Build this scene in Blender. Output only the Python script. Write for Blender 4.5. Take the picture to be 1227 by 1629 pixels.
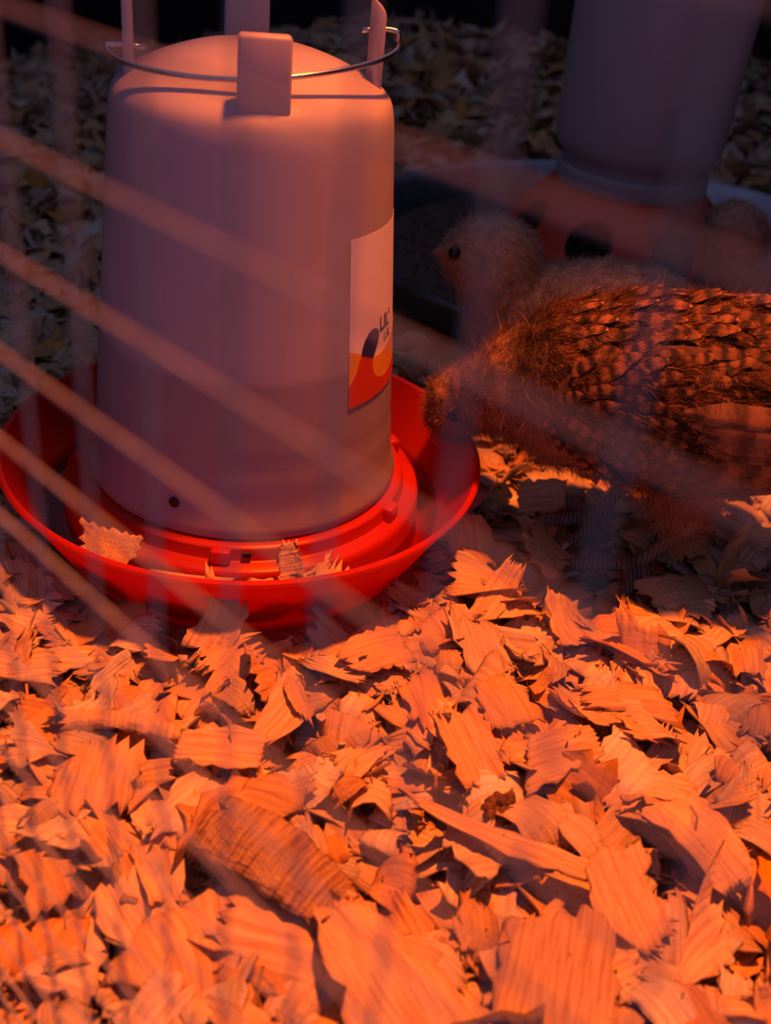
import bpy, bmesh, math, random
import numpy as np
from mathutils import Vector, Matrix, noise

for o in list(bpy.data.objects):
    bpy.data.objects.remove(o)
scene = bpy.context.scene
C = scene.collection

# ------------------------------------------------------------------ camera
FPX = 1710.2
CAM = Vector((0.0754, -0.3946, 0.2701))
pitch, yaw, roll = 0.5727, -0.0325, 0.1094
fw = Vector((math.sin(yaw)*math.cos(pitch), math.cos(yaw)*math.cos(pitch), -math.sin(pitch)))
rt = fw.cross(Vector((0, 0, 1))).normalized()
up = rt.cross(fw)
r2 = rt*math.cos(roll) + up*math.sin(roll)
u2 = -rt*math.sin(roll) + up*math.cos(roll)
cd = bpy.data.cameras.new('camera')
cam = bpy.data.objects.new('camera', cd)
C.objects.link(cam)
M = Matrix.Identity(4)
for i in range(3):
    M[i][0] = r2[i]; M[i][1] = u2[i]; M[i][2] = -fw[i]; M[i][3] = CAM[i]
cam.matrix_world = M
cd.sensor_fit = 'HORIZONTAL'
cd.sensor_width = 36.0
cd.lens = FPX/1227*36
cd.clip_start = 0.005
cd.clip_end = 20
cd.dof.use_dof = True
cd.dof.focus_distance = 0.40
cd.dof.aperture_fstop = cd.lens/3.3
scene.camera = cam

# ------------------------------------------------------------------ world, lamps, exposure
w = bpy.data.worlds.new('world'); scene.world = w
w.use_nodes = True
bg = w.node_tree.nodes['Background']
bg.inputs[0].default_value = (0.43, 0.42, 0.84, 1)
bg.inputs[1].default_value = 0.24

LAMP = Vector((0.185, 0.04, 1.12)); AIM = Vector((0.160, -0.172, 0.0))
ld = bpy.data.lights.new('heat_lamp', 'SPOT')
ld.energy = 116
ld.color = (1.0, 0.175, 0.010)
ld.spot_size = math.radians(30.5)
ld.spot_blend = 0.5
ld.shadow_soft_size = 0.035
lo = bpy.data.objects.new('heat_lamp', ld); C.objects.link(lo)
lo.location = LAMP
lo.rotation_euler = (AIM-LAMP).to_track_quat('-Z', 'Y').to_euler()

scene.view_settings.view_transform = 'Standard'
scene.view_settings.look = 'None'
scene.view_settings.gamma = 1
scene.view_settings.use_curve_mapping = False
scene.view_settings.exposure = 0.0

# ------------------------------------------------------------------ materials
def new_mat(name):
    m = bpy.data.materials.new(name); m.use_nodes = True
    nt = m.node_tree
    return m, nt, nt.nodes['Principled BSDF'], nt.nodes['Material Output']
def N(nt, t, **kw):
    n = nt.nodes.new(t)
    for k, v in kw.items():
        if k.startswith('i_'):
            n.inputs[k[2:].replace('_', ' ')].default_value = v
        else:
            setattr(n, k, v)
    return n
def ramp(nt, stops):
    n = nt.nodes.new('ShaderNodeValToRGB')
    e = n.color_ramp.elements
    while len(e) < len(stops): e.new(0.5)
    for i, (p, c) in enumerate(stops):
        e[i].position = p; e[i].color = (*c, 1)
    return n
def bump(nt, bs, src, strength, dist):
    b = N(nt, 'ShaderNodeBump'); b.inputs['Strength'].default_value = strength
    b.inputs['Distance'].default_value = dist
    nt.links.new(src, b.inputs['Height']); nt.links.new(b.outputs[0], bs.inputs['Normal'])
    return b
def plain(name, col, rough=0.5, metal=0.0, nscale=60, var=0.12, bstr=0.1, bdist=0.0005, trans=0.0, spec=0.5):
    m, nt, bs, out = new_mat(name)
    tc = N(nt, 'ShaderNodeTexCoord')
    no = N(nt, 'ShaderNodeTexNoise'); no.inputs['Scale'].default_value = nscale; no.inputs['Detail'].default_value = 4
    nt.links.new(tc.outputs['Object'], no.inputs['Vector'])
    r = ramp(nt, [(0.3, [c*(1-var) for c in col]), (0.7, [min(1, c*(1+var)) for c in col])])
    nt.links.new(no.outputs[0], r.inputs[0]); nt.links.new(r.outputs[0], bs.inputs['Base Color'])
    bs.inputs['Roughness'].default_value = rough; bs.inputs['Metallic'].default_value = metal
    bs.inputs['Specular IOR Level'].default_value = spec
    bump(nt, bs, no.outputs[0], bstr, bdist)
    if trans > 0:
        tl = N(nt, 'ShaderNodeBsdfTranslucent'); nt.links.new(r.outputs[0], tl.inputs[0])
        mx = N(nt, 'ShaderNodeMixShader'); mx.inputs[0].default_value = trans
        nt.links.new(bs.outputs[0], mx.inputs[1]); nt.links.new(tl.outputs[0], mx.inputs[2])
        nt.links.new(mx.outputs[0], out.inputs[0])
    return m

MAT = {}
MAT['red'] = plain('red_plastic', (0.72, 0.035, 0.016), 0.32, nscale=25, var=0.06, bstr=0.05, trans=0.52)
MAT['feeder_red'] = plain('feeder_red_plastic', (0.70, 0.065, 0.022), 0.38, nscale=25, var=0.08, bstr=0.05, trans=0.1)
MAT['wire'] = plain('galvanised_wire', (0.36, 0.33, 0.32), 0.6, 0.1, nscale=300, var=0.2)
MAT['steel'] = plain('bright_steel_wire', (0.6, 0.6, 0.62), 0.22, 1.0, nscale=200, var=0.1)
MAT['pan'] = plain('galvanised_pan', (0.30, 0.33, 0.36), 0.35, 0.9, nscale=40, var=0.25)
MAT['feed'] = plain('feed_crumble', (0.10, 0.065, 0.04), 0.9, nscale=400, var=0.5, bstr=0.6, bdist=0.001)
MAT['wall'] = plain('dark_wall', (0.010, 0.009, 0.012), 0.8, nscale=8, var=0.3)
MAT['dark'] = plain('dark_hole', (0.03, 0.014, 0.008), 0.8, nscale=600, var=0.5, bstr=0.6)
MAT['white_print'] = plain('label_paper', (0.84, 0.80, 0.90), 0.45, nscale=90, var=0.03)
MAT['yellow'] = plain('label_yellow', (0.78, 0.36, 0.03), 0.45, nscale=90, var=0.03)
MAT['label_red'] = plain('label_red', (0.60, 0.05, 0.02), 0.45, nscale=90, var=0.03)
MAT['navy'] = plain('label_navy', (0.03, 0.035, 0.16), 0.45, nscale=90, var=0.03)
MAT['black'] = plain('label_black', (0.012, 0.012, 0.014), 0.5, nscale=90, var=0.03)
MAT['dropping'] = plain('dropping', (0.13, 0.055, 0.025), 0.85, nscale=500, var=0.5, bstr=0.8, bdist=0.001)
MAT['twig'] = plain('twig_bark', (0.05, 0.03, 0.022), 0.8, nscale=400, var=0.4, bstr=0.5)
MAT['beak'] = plain('beak_horn', (0.42, 0.24, 0.16), 0.45, nscale=300, var=0.15)
MAT['eye'] = plain('eye_black', (0.006, 0.005, 0.005), 0.08, nscale=50, var=0.05)
MAT['claw'] = plain('claw_horn', (0.45, 0.33, 0.26), 0.45, nscale=400, var=0.15)

def jug_mat():
    m, nt, bs, out = new_mat('translucent_white_plastic')
    tc = N(nt, 'ShaderNodeTexCoord')
    sp = N(nt, 'ShaderNodeSeparateXYZ'); nt.links.new(tc.outputs['Object'], sp.inputs[0])
    no = N(nt, 'ShaderNodeTexNoise'); no.inputs['Scale'].default_value = 30; no.inputs['Detail'].default_value = 6
    nt.links.new(tc.outputs['Object'], no.inputs['Vector'])
    # water standing inside up to z = 0.098 darkens the wall that it wets
    mr = N(nt, 'ShaderNodeMapRange'); mr.inputs[1].default_value = 0.0955; mr.inputs[2].default_value = 0.0985
    nt.links.new(sp.outputs[2], mr.inputs[0])
    mx = N(nt, 'ShaderNodeMix', data_type='RGBA')
    mx.inputs[6].default_value = (0.55, 0.48, 0.55, 1); mx.inputs[7].default_value = (0.72, 0.66, 0.75, 1)
    nt.links.new(mr.outputs[0], mx.inputs[0])
    # scuffs
    m2 = N(nt, 'ShaderNodeMix', data_type='RGBA', blend_type='MULTIPLY')
    r = ramp(nt, [(0.35, (0.9, 0.9, 0.9)), (0.65, (1, 1, 1))]); nt.links.new(no.outputs[0], r.inputs[0])
    m2.inputs[0].default_value = 1; nt.links.new(mx.outputs[2], m2.inputs[6]); nt.links.new(r.outputs[0], m2.inputs[7])
    nt.links.new(m2.outputs[2], bs.inputs['Base Color'])
    bs.inputs['Roughness'].default_value = 0.38
    bs.inputs['Specular IOR Level'].default_value = 0.4
    tl = N(nt, 'ShaderNodeBsdfTranslucent'); nt.links.new(m2.outputs[2], tl.inputs[0])
    mxs = N(nt, 'ShaderNodeMixShader'); mxs.inputs[0].default_value = 0.42
    nt.links.new(bs.outputs[0], mxs.inputs[1]); nt.links.new(tl.outputs[0], mxs.inputs[2])
    nt.links.new(mxs.outputs[0], out.inputs[0])
    return m
MAT['jug'] = jug_mat()
MAT['jar'] = plain('milky_jar_plastic', (0.62, 0.58, 0.62), 0.35, nscale=20, var=0.05, trans=0.35)

def water_mat():
    m, nt, bs, out = new_mat('water_surface')
    nt.nodes.remove(bs)
    tc = N(nt, 'ShaderNodeTexCoord')
    no = N(nt, 'ShaderNodeTexNoise'); no.inputs['Scale'].default_value = 55
    nt.links.new(tc.outputs['Object'], no.inputs['Vector'])
    b = N(nt, 'ShaderNodeBump'); b.inputs['Strength'].default_value = 0.3; b.inputs['Distance'].default_value = 0.001
    nt.links.new(no.outputs[0], b.inputs['Height'])
    fr = N(nt, 'ShaderNodeFresnel'); fr.inputs[0].default_value = 1.33; nt.links.new(b.outputs[0], fr.inputs['Normal'])
    tr = N(nt, 'ShaderNodeBsdfTransparent'); tr.inputs[0].default_value = (0.72, 0.62, 0.58, 1)
    gl = N(nt, 'ShaderNodeBsdfGlossy'); gl.inputs['Roughness'].default_value = 0.03; nt.links.new(b.outputs[0], gl.inputs['Normal'])
    mx = N(nt, 'ShaderNodeMixShader')
    nt.links.new(fr.outputs[0], mx.inputs[0]); nt.links.new(tr.outputs[0], mx.inputs[1]); nt.links.new(gl.outputs[0], mx.inputs[2])
    nt.links.new(mx.outputs[0], out.inputs[0])
    return m
MAT['water'] = water_mat()

def wood_mat(name, pale, dark, bark=False):
    m, nt, bs, out = new_mat(name)
    uv = N(nt, 'ShaderNodeUVMap'); uv.uv_map = 'UVMap'
    mp = N(nt, 'ShaderNodeMapping'); mp.inputs['Scale'].default_value = (60, 900, 1)
    nt.links.new(uv.outputs[0], mp.inputs[0])
    no = N(nt, 'ShaderNodeTexNoise'); no.inputs['Scale'].default_value = 1; no.inputs['Detail'].default_value = 5
    nt.links.new(mp.outputs[0], no.inputs['Vector'])
    mp2 = N(nt, 'ShaderNodeMapping'); mp2.inputs['Scale'].default_value = (500, 170, 1)
    nt.links.new(uv.outputs[0], mp2.inputs[0])
    n2 = N(nt, 'ShaderNodeTexNoise'); n2.inputs['Scale'].default_value = 1; n2.inputs['Detail'].default_value = 3
    nt.links.new(mp2.outputs[0], n2.inputs['Vector'])
    r = ramp(nt, [(0.34, dark), (0.60, pale)])
    nt.links.new(no.outputs[0], r.inputs[0])
    at = N(nt, 'ShaderNodeAttribute'); at.attribute_name = 'tint'
    mul = N(nt, 'ShaderNodeMix', data_type='RGBA', blend_type='MULTIPLY'); mul.inputs[0].default_value = 1
    nt.links.new(r.outputs[0], mul.inputs[6]); nt.links.new(at.outputs['Color'], mul.inputs[7])
    nt.links.new(mul.outputs[2], bs.inputs['Base Color'])
    bs.inputs['Roughness'].default_value = 0.72; bs.inputs['Specular IOR Level'].default_value = 0.25
    ad = N(nt, 'ShaderNodeMath', operation='ADD')
    nt.links.new(no.outputs[0], ad.inputs[0]); nt.links.new(n2.outputs[0], ad.inputs[1])
    bump(nt, bs, ad.outputs[0], 0.8 if not bark else 1.0, 0.0009 if not bark else 0.0016)
    tl = N(nt, 'ShaderNodeBsdfTranslucent'); nt.links.new(mul.outputs[2], tl.inputs[0])
    mx = N(nt, 'ShaderNodeMixShader'); mx.inputs[0].default_value = 0.22
    nt.links.new(bs.outputs[0], mx.inputs[1]); nt.links.new(tl.outputs[0], mx.inputs[2])
    nt.links.new(mx.outputs[0], out.inputs[0])
    return m
MAT['wood'] = wood_mat('pine_shaving', (0.80, 0.61, 0.37), (0.58, 0.36, 0.17))
MAT['bark'] = wood_mat('cracked_bark_shaving', (0.62, 0.40, 0.20), (0.32, 0.16, 0.07), True)

def bed_mat():
    m, nt, bs, out = new_mat('bedding_underlayer')
    tc = N(nt, 'ShaderNodeTexCoord')
    v = N(nt, 'ShaderNodeTexVoronoi'); v.inputs['Scale'].default_value = 90
    nt.links.new(tc.outputs['Object'], v.inputs['Vector'])
    r = ramp(nt, [(0.0, (0.42, 0.28, 0.16)), (1.0, (0.60, 0.43, 0.26))])
    nt.links.new(v.outputs['Color'], r.inputs[0]); nt.links.new(r.outputs[0], bs.inputs['Base Color'])
    bs.inputs['Roughness'].default_value = 0.9
    bump(nt, bs, v.outputs['Distance'], 0.8, 0.006)
    return m
MAT['bed'] = bed_mat()

def vcol_mat(name, rough=0.85, trans=0.3, streak=0.0):
    m, nt, bs, out = new_mat(name)
    at = N(nt, 'ShaderNodeAttribute'); at.attribute_name = 'tint'
    tc = N(nt, 'ShaderNodeTexCoord')
    no = N(nt, 'ShaderNodeTexNoise'); no.inputs['Scale'].default_value = 260; no.inputs['Detail'].default_value = 4
    nt.links.new(tc.outputs['Object'], no.inputs['Vector'])
    r = ramp(nt, [(0.25, (0.72, 0.70, 0.68)), (0.7, (1, 1, 1))]); nt.links.new(no.outputs[0], r.inputs[0])
    mul = N(nt, 'ShaderNodeMix', data_type='RGBA', blend_type='MULTIPLY'); mul.inputs[0].default_value = 1
    nt.links.new(at.outputs['Color'], mul.inputs[6]); nt.links.new(r.outputs[0], mul.inputs[7])
    nt.links.new(mul.outputs[2], bs.inputs['Base Color'])
    bs.inputs['Roughness'].default_value = rough; bs.inputs['Specular IOR Level'].default_value = 0.2
    tl = N(nt, 'ShaderNodeBsdfTranslucent'); nt.links.new(mul.outputs[2], tl.inputs[0])
    mx = N(nt, 'ShaderNodeMixShader'); mx.inputs[0].default_value = trans
    nt.links.new(bs.outputs[0], mx.inputs[1]); nt.links.new(tl.outputs[0], mx.inputs[2])
    nt.links.new(mx.outputs[0], out.inputs[0])
    return m
MAT['down'] = vcol_mat('chick_down', 0.9, 0.35)
MAT['skin'] = vcol_mat('chick_skin', 0.85, 0.05)

def scale_mat(name, a, b):
    m, nt, bs, out = new_mat(name)
    tc = N(nt, 'ShaderNodeTexCoord')
    wv = N(nt, 'ShaderNodeTexWave', bands_direction='X'); wv.inputs['Scale'].default_value = 160; wv.inputs['Distortion'].default_value = 1.5
    nt.links.new(tc.outputs['Object'], wv.inputs['Vector'])
    r = ramp(nt, [(0.15, a), (0.6, b)]); nt.links.new(wv.outputs[0], r.inputs[0])
    nt.links.new(r.outputs[0], bs.inputs['Base Color']); bs.inputs['Roughness'].default_value = 0.45
    bump(nt, bs, wv.outputs[0], 0.8, 0.0008)
    return m
MAT['leg_dark'] = scale_mat('scaly_dark_leg', (0.13, 0.095, 0.07), (0.24, 0.18, 0.135))
MAT['leg_pale'] = scale_mat('scaly_pale_leg', (0.40, 0.25, 0.13), (0.55, 0.38, 0.22))

def feather_mat(name, base, bar, tip, nb, tipw=0.9):
    m, nt, bs, out = new_mat(name)
    uv = N(nt, 'ShaderNodeUVMap'); uv.uv_map = 'UVMap'
    sp = N(nt, 'ShaderNodeSeparateXYZ'); nt.links.new(uv.outputs[0], sp.inputs[0])   # x across 0..1, y along 0..1
    oi = N(nt, 'ShaderNodeObjectInfo')
    tc = N(nt, 'ShaderNodeTexCoord')
    no = N(nt, 'ShaderNodeTexNoise'); no.inputs['Scale'].default_value = 350; no.inputs['Detail'].default_value = 4
    nt.links.new(tc.outputs['Object'], no.inputs['Vector'])
    ma = N(nt, 'ShaderNodeMath', operation='MULTIPLY_ADD'); ma.inputs[1].default_value = nb*6.283
    nt.links.new(sp.outputs[1], ma.inputs[0])
    nm = N(nt, 'ShaderNodeMath', operation='MULTIPLY'); nm.inputs[1].default_value = 5.0
    nt.links.new(no.outputs[0], nm.inputs[0]); nt.links.new(nm.outputs[0], ma.inputs[2])
    ph = N(nt, 'ShaderNodeMath', operation='ADD'); nt.links.new(ma.outputs[0], ph.inputs[0])
    pr = N(nt, 'ShaderNodeMath', operation='MULTIPLY'); pr.inputs[1].default_value = 6.0
    nt.links.new(oi.outputs['Random'], pr.inputs[0]); nt.links.new(pr.outputs[0], ph.inputs[1])
    sn = N(nt, 'ShaderNodeMath', operation='SINE'); nt.links.new(ph.outputs[0], sn.inputs[0])
    mr = N(nt, 'ShaderNodeMapRange'); mr.inputs[1].default_value = -0.8; mr.inputs[2].default_value = 0.9
    nt.links.new(sn.outputs[0], mr.inputs[0])
    r = ramp(nt, [(0.0, bar), (1.0, base)]); nt.links.new(mr.outputs[0], r.inputs[0])
    # pale tip
    tr = N(nt, 'ShaderNodeMapRange'); tr.inputs[1].default_value = tipw; tr.inputs[2].default_value = min(1.0, tipw+0.06)
    nt.links.new(sp.outputs[1], tr.inputs[0])
    mx = N(nt, 'ShaderNodeMix', data_type='RGBA'); nt.links.new(tr.outputs[0], mx.inputs[0])
    nt.links.new(r.outputs[0], mx.inputs[6]); mx.inputs[7].default_value = (*tip, 1)
    # per feather value
    hv = N(nt, 'ShaderNodeMapRange'); hv.inputs[3].default_value = 0.55; hv.inputs[4].default_value = 1.25
    nt.links.new(oi.outputs['Random'], hv.inputs[0])
    mu = N(nt, 'ShaderNodeMix', data_type='RGBA', blend_type='MULTIPLY'); mu.inputs[0].default_value = 1
    nt.links.new(mx.outputs[2], mu.inputs[6]); nt.links.new(hv.outputs[0], mu.inputs[7])
    nt.links.new(mu.outputs[2], bs.inputs['Base Color'])
    bs.inputs['Roughness'].default_value = 0.6; bs.inputs['Specular IOR Level'].default_value = 0.3
    # barbs
    ab = N(nt, 'ShaderNodeMath', operation='ABSOLUTE')
    sb = N(nt, 'ShaderNodeMath', operation='SUBTRACT'); sb.inputs[1].default_value = 0.5
    nt.links.new(sp.outputs[0], sb.inputs[0]); nt.links.new(sb.outputs[0], ab.inputs[0])
    bl = N(nt, 'ShaderNodeMath', operation='SUBTRACT'); nt.links.new(sp.outputs[1], bl.inputs[0]); nt.links.new(ab.outputs[0], bl.inputs[1])
    bm_ = N(nt, 'ShaderNodeMath', operation='MULTIPLY'); bm_.inputs[1].default_value = 170; nt.links.new(bl.outputs[0], bm_.inputs[0])
    bsn = N(nt, 'ShaderNodeMath', operation='SINE'); nt.links.new(bm_.outputs[0], bsn.inputs[0])
    bump(nt, bs, bsn.outputs[0], 0.4, 0.0004)
    return m
MAT['covert'] = feather_mat('barred_covert_feather', (0.30, 0.125, 0.05), (0.035, 0.018, 0.012), (0.32, 0.16, 0.07), 2.6, 0.94)
MAT['flight'] = feather_mat('brown_flight_feather', (0.27, 0.12, 0.055), (0.10, 0.045, 0.025), (0.36, 0.18, 0.08), 5.0, 0.96)
MAT['backf'] = feather_mat('scalloped_back_feather', (0.26, 0.11, 0.045), (0.035, 0.018, 0.012), (0.40, 0.20, 0.09), 1.6, 0.90)

MAT['wing_skin'] = plain('dark_wing_skin', (0.07, 0.032, 0.018), 0.9, nscale=300, var=0.4)

# ------------------------------------------------------------------ helpers
def link(o, parent=None):
    C.objects.link(o)
    if parent is not None: o.parent = parent
    return o
def mesh_obj(name, verts, faces, mat, parent=None, smooth=True, loc=None):
    me = bpy.data.meshes.new(name)
    me.from_pydata([tuple(v) for v in verts], [], faces)
    me.materials.append(mat)
    if smooth: me.polygons.foreach_set('use_smooth', [True]*len(me.polygons))
    me.update()
    o = bpy.data.objects.new(name, me)
    if loc is not None: o.location = loc
    return link(o, parent)
def bm_obj(name, bm, mat, parent=None, smooth=False):
    me = bpy.data.meshes.new(name)
    bmesh.ops.recalc_face_normals(bm, faces=bm.faces)
    bm.to_mesh(me); bm.free(); me.materials.append(mat)
    if smooth: me.polygons.foreach_set('use_smooth', [True]*len(me.polygons))
    return link(bpy.data.objects.new(name, me), parent)
def thing(name, label, cat, loc=(0, 0, 0), group=None):
    o = bpy.data.objects.new(name, None); o.location = loc; o.empty_display_size = 0.02
    return tag(link(o), label, cat, group)
def tag(o, label, cat, group=None, kind=None):
    if label: o['label'] = label
    if cat: o['category'] = cat
    if group: o['group'] = group
    if kind: o['kind'] = kind
    return o
def lathe(name, prof, mat, parent, n=96, centre=(0, 0, 0), auto=True):
    V, F = [], []
    for r, z in prof:
        for k in range(n):
            a = 2*math.pi*k/n
            V.append((centre[0]+r*math.cos(a), centre[1]+r*math.sin(a), centre[2]+z))
    for i in range(len(prof)-1):
        for k in range(n):
            k2 = (k+1) % n
            F.append((i*n+k, i*n+k2, (i+1)*n+k2, (i+1)*n+k))
    o = mesh_obj(name, V, F, mat, parent)
    bm = bmesh.new(); bm.from_mesh(o.data)
    bmesh.ops.remove_doubles(bm, verts=bm.verts, dist=1e-6)
    bmesh.ops.recalc_face_normals(bm, faces=bm.faces)
    for e in bm.edges:
        if len(e.link_faces) == 2 and e.calc_face_angle(0) > 0.7: e.smooth = False
    bm.to_mesh(o.data); bm.free()
    return o
def smooth_profile(pts, sub=4):
    out = []
    n = len(pts)
    for i in range(n-1):
        p0 = pts[max(i-1, 0)]; p1 = pts[i]; p2 = pts[i+1]; p3 = pts[min(i+2, n-1)]
        for s in range(sub):
            t = s/sub
            out.append(tuple(0.5*((2*p1[k]) + (-p0[k]+p2[k])*t + (2*p0[k]-5*p1[k]+4*p2[k]-p3[k])*t*t + (-p0[k]+3*p1[k]-3*p2[k]+p3[k])*t**3) for k in range(len(p1))))
    out.append(tuple(pts[-1]))
    return out
def tube(name, path, r, mat, parent=None, n=10, cap=True):
    P = [Vector(p) for p in path]; V, F = [], []
    R = r if isinstance(r, (list, tuple)) else [r]*len(P)
    nrm = None
    for i, p in enumerate(P):
        t = (P[min(i+1, len(P)-1)]-P[max(i-1, 0)]).normalized()
        if nrm is None:
            nrm = t.orthogonal().normalized()
        nrm = (nrm-t*nrm.dot(t)).normalized(); b = t.cross(nrm)
        for k in range(n):
            a = 2*math.pi*k/n
            V.append(p+(nrm*math.cos(a)+b*math.sin(a))*R[i])
    for i in range(len(P)-1):
        for k in range(n):
            k2 = (k+1) % n
            F.append((i*n+k, i*n+k2, (i+1)*n+k2, (i+1)*n+k))
    if cap:
        F.append(tuple(range(n-1, -1, -1))); F.append(tuple((len(P)-1)*n+k for k in range(n)))
    return mesh_obj(name, V, F, mat, parent)
def box_bm(sx, sy, sz, bev=0.0, seg=3, mat4=None, taper=1.0):
    bm = bmesh.new(); bmesh.ops.create_cube(bm, size=1)
    for v in bm.verts:
        k = taper if v.co.z > 0 else 1.0
        v.co = Vector((v.co.x*sx*k, v.co.y*sy*k, v.co.z*sz))
    if bev: bmesh.ops.bevel(bm, geom=bm.edges[:], offset=bev, segments=seg, affect='EDGES', profile=0.5)
    if mat4: bmesh.ops.transform(bm, matrix=mat4, verts=bm.verts)
    return bm
def smoothstep(a, b, x):
    t = min(1, max(0, (x-a)/(b-a))); return t*t*(3-2*t)

# ------------------------------------------------------------------ setting: bedding floor, dark walls
def ground(x, y):
    h = 0.060*smoothstep(0.50, 0.88, y)*smoothstep(-0.34, -0.02, x)
    d = math.hypot(x, y)
    h += 0.010*smoothstep(0.14, 0.4, d)*noise.noise(Vector((x*6, y*6, 0.3)))
    h += 0.006*smoothstep(0.09, 0.2, d)*noise.noise(Vector((x*17, y*17, 4.3)))
    # the pan is bedded in
    dp = math.hypot(x-0.215, y-0.36)
    h *= smoothstep(0.17, 0.30, dp)
    return h-0.006
def build_floor():
    nx, ny = 120, 110
    V, F = [], []
    for j in range(ny+1):
        for i in range(nx+1):
            x = -0.8+1.7*i/nx; y = -0.62+1.6*j/ny
            V.append((x, y, ground(x, y)))
    for j in range(ny):
        for i in range(nx):
            a = j*(nx+1)+i
            F.append((a, a+1, a+nx+2, a+nx+1))
    o = mesh_obj('floor', V, F, MAT['bed'])
    o['kind'] = 'structure'; o['label'] = 'bed of packed pine shavings over the brooder floor'
build_floor()
def wall(name, cx, cy, sx, sy, label):
    o = bm_obj(name, box_bm(sx, sy, 0.62, 0.004, 1, Matrix.Translation((cx, cy, 0.29))), MAT['wall'])
    o['kind'] = 'structure'; o['label'] = label
wall('wall_back', 0.005, 0.985, 0.93, 0.02, 'dark back wall of the brooder')
wall('wall_left', -0.45, 0.3, 0.02, 1.35, 'dark left wall of the brooder')
wall('wall_right', 0.46, 0.3, 0.02, 1.35, 'dark right wall of the brooder')

# ------------------------------------------------------------------ waterer
def jug_r(z): return 0.0626+(0.0503-0.0626)*(z-0.0348)/(0.1812-0.0348)
def build_waterer():
    W = thing('poultry_waterer', 'milky white jug waterer standing in its round red drinking tray', 'waterer')
    tray = [(0, 0), (0.05, 0), (0.0735, 0.0), (0.0765, 0.0015), (0.0785, 0.0045), (0.083, 0.012), (0.0905, 0.025), (0.0965, 0.0345), (0.0985, 0.0385),
            (0.1000, 0.0395), (0.1007, 0.0405), (0.1007, 0.0417), (0.0998, 0.0424), (0.0984, 0.0420), (0.0972, 0.0395),
            (0.0950, 0.0350), (0.0885, 0.0245), (0.0815, 0.0115), (0.0800, 0.0085), (0.0780, 0.0072), (0.0768, 0.0075), (0.0762, 0.010), (0.0755, 0.0255),
            (0.0750, 0.0272), (0.0738, 0.0280), (0.0700, 0.0285), (0.0688, 0.0290), (0.0682, 0.0305), (0.0677, 0.0335), (0.0665, 0.0345), (0.0642, 0.0345), (0.0625, 0.034), (0.0615, 0.031), (0.04, 0.030), (0, 0.030)]
    t = lathe('tray', tray, MAT['red'], W, 160); t['label'] = 'glossy red round drinking tray'
    # lugs on the tray collar
    for k, a in enumerate((-1.50, -1.13, -0.35, 0.5, 2.2, 3.3)):
        c = Matrix.Rotation(a, 4, 'Z') @ Matrix.Translation((0.0692, 0, 0.0315))
        bm_obj('locking_lug', box_bm(0.005, 0.0075, 0.006, 0.0009, 2, c), MAT['red'], t, True)
    for a in (-1.36,):
        c = Matrix.Rotation(a, 4, 'Z') @ Matrix.Translation((0.0686, 0, 0.0318))
        bm_obj('slot', box_bm(0.0016, 0.0035, 0.0022, 0.0002, 1, c), MAT['dark'], t)
    lathe('water', [(0.0762, 0.0185), (0.0849, 0.0185)], MAT['water'], W, 120)
    prof = [(0.050, 0.0348), (0.0620, 0.0348), (0.0636, 0.0352), (0.0641, 0.0370), (0.0636, 0.0395), (0.0623, 0.0435), (jug_r(0.048), 0.048)]
    z = 0.052
    while z < 0.1745:
        g = 0.0003 if abs(z-0.064) < 0.0012 else 0
        prof.append((jug_r(z)-g, z)); z += 0.004
    top = smooth_profile([(jug_r(0.1745), 0.1745), (0.0502, 0.1800), (0.0488, 0.1848), (0.0452, 0.1885), (0.0390, 0.1920), (0.0290, 0.1962), (0.0170, 0.1995), (0.0, 0.2010)], 4)
    prof += top
    # inner skin
    prof += [(max(0, r-0.0016), z-0.0016) for r, z in reversed(prof[6:])] + [(0.050, 0.0348)]
    j = lathe('jug', prof, MAT['jug'], W, 128); j['label'] = 'milky translucent plastic jug part filled with water'
    # four lugs on the shoulder that carry the wire bail
    rot = math.radians(15)
    for k in range(4):
        a = -math.pi/2+rot+k*math.pi/2
        zt = (0.2105, 0.2155, 0.2145, 0.2140)[k]; z0 = 0.183
        th = (0.0060, 0.0034, 0.0050, 0.0034)[k]
        rad = (0.0435, 0.0425, 0.0435, 0.0428)[k]
        c = Matrix.Rotation(a, 4, 'Z') @ Matrix.Translation((rad, 0, (zt+z0)/2))
        bm = box_bm(th, 0.0172, zt-z0, 0.0014, 3, None, 0.97)
        if k == 1:
            for v in bm.verts:
                if v.co.z > 0.010: v.co.z -= (v.co.x)*1.2
        bmesh.ops.transform(bm, matrix=c, verts=bm.verts)
        bm_obj('carry_lug', bm, MAT['jug'], W, True)
    fr = Vector((math.cos(-math.pi/2+rot), math.sin(-math.pi/2+rot), 0)); ri = Vector((fr.y*-1, fr.x, 0))
    pts = [ri*-0.039+Vector((0, 0, 0.1985)), ri*-0.0505+Vector((0, 0, 0.1965))]
    for k in range(25):
        a = math.pi*k/24
        rr = 0.0400+0.0090*abs(math.cos(a))**1.3
        sk = -math.cos(a)
        pts.append(ri*(sk*rr*1.02)+fr*(math.sin(a)*0.0400)+Vector((0, 0, 0.1995+0.0040*sk-0.0030*math.sin(a))))
    pts += [ri*0.0500+Vector((0, 0, 0.2065)), ri*0.046+fr*-0.001+Vector((0, 0, 0.2072)), ri*0.037+Vector((0, 0, 0.2065))]
    # a cleaner start: bent-in end through the lug
    pts[0] = ri*-0.037+Vector((0, 0, 0.1965)); pts[1] = ri*-0.0495+Vector((0, 0, 0.1965))
    h = tube('bail_handle', smooth_profile([tuple(p) for p in pts], 3), 0.00095, MAT['steel'], W, 10)
    h['label'] = 'thin bright wire carrying bail'
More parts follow.
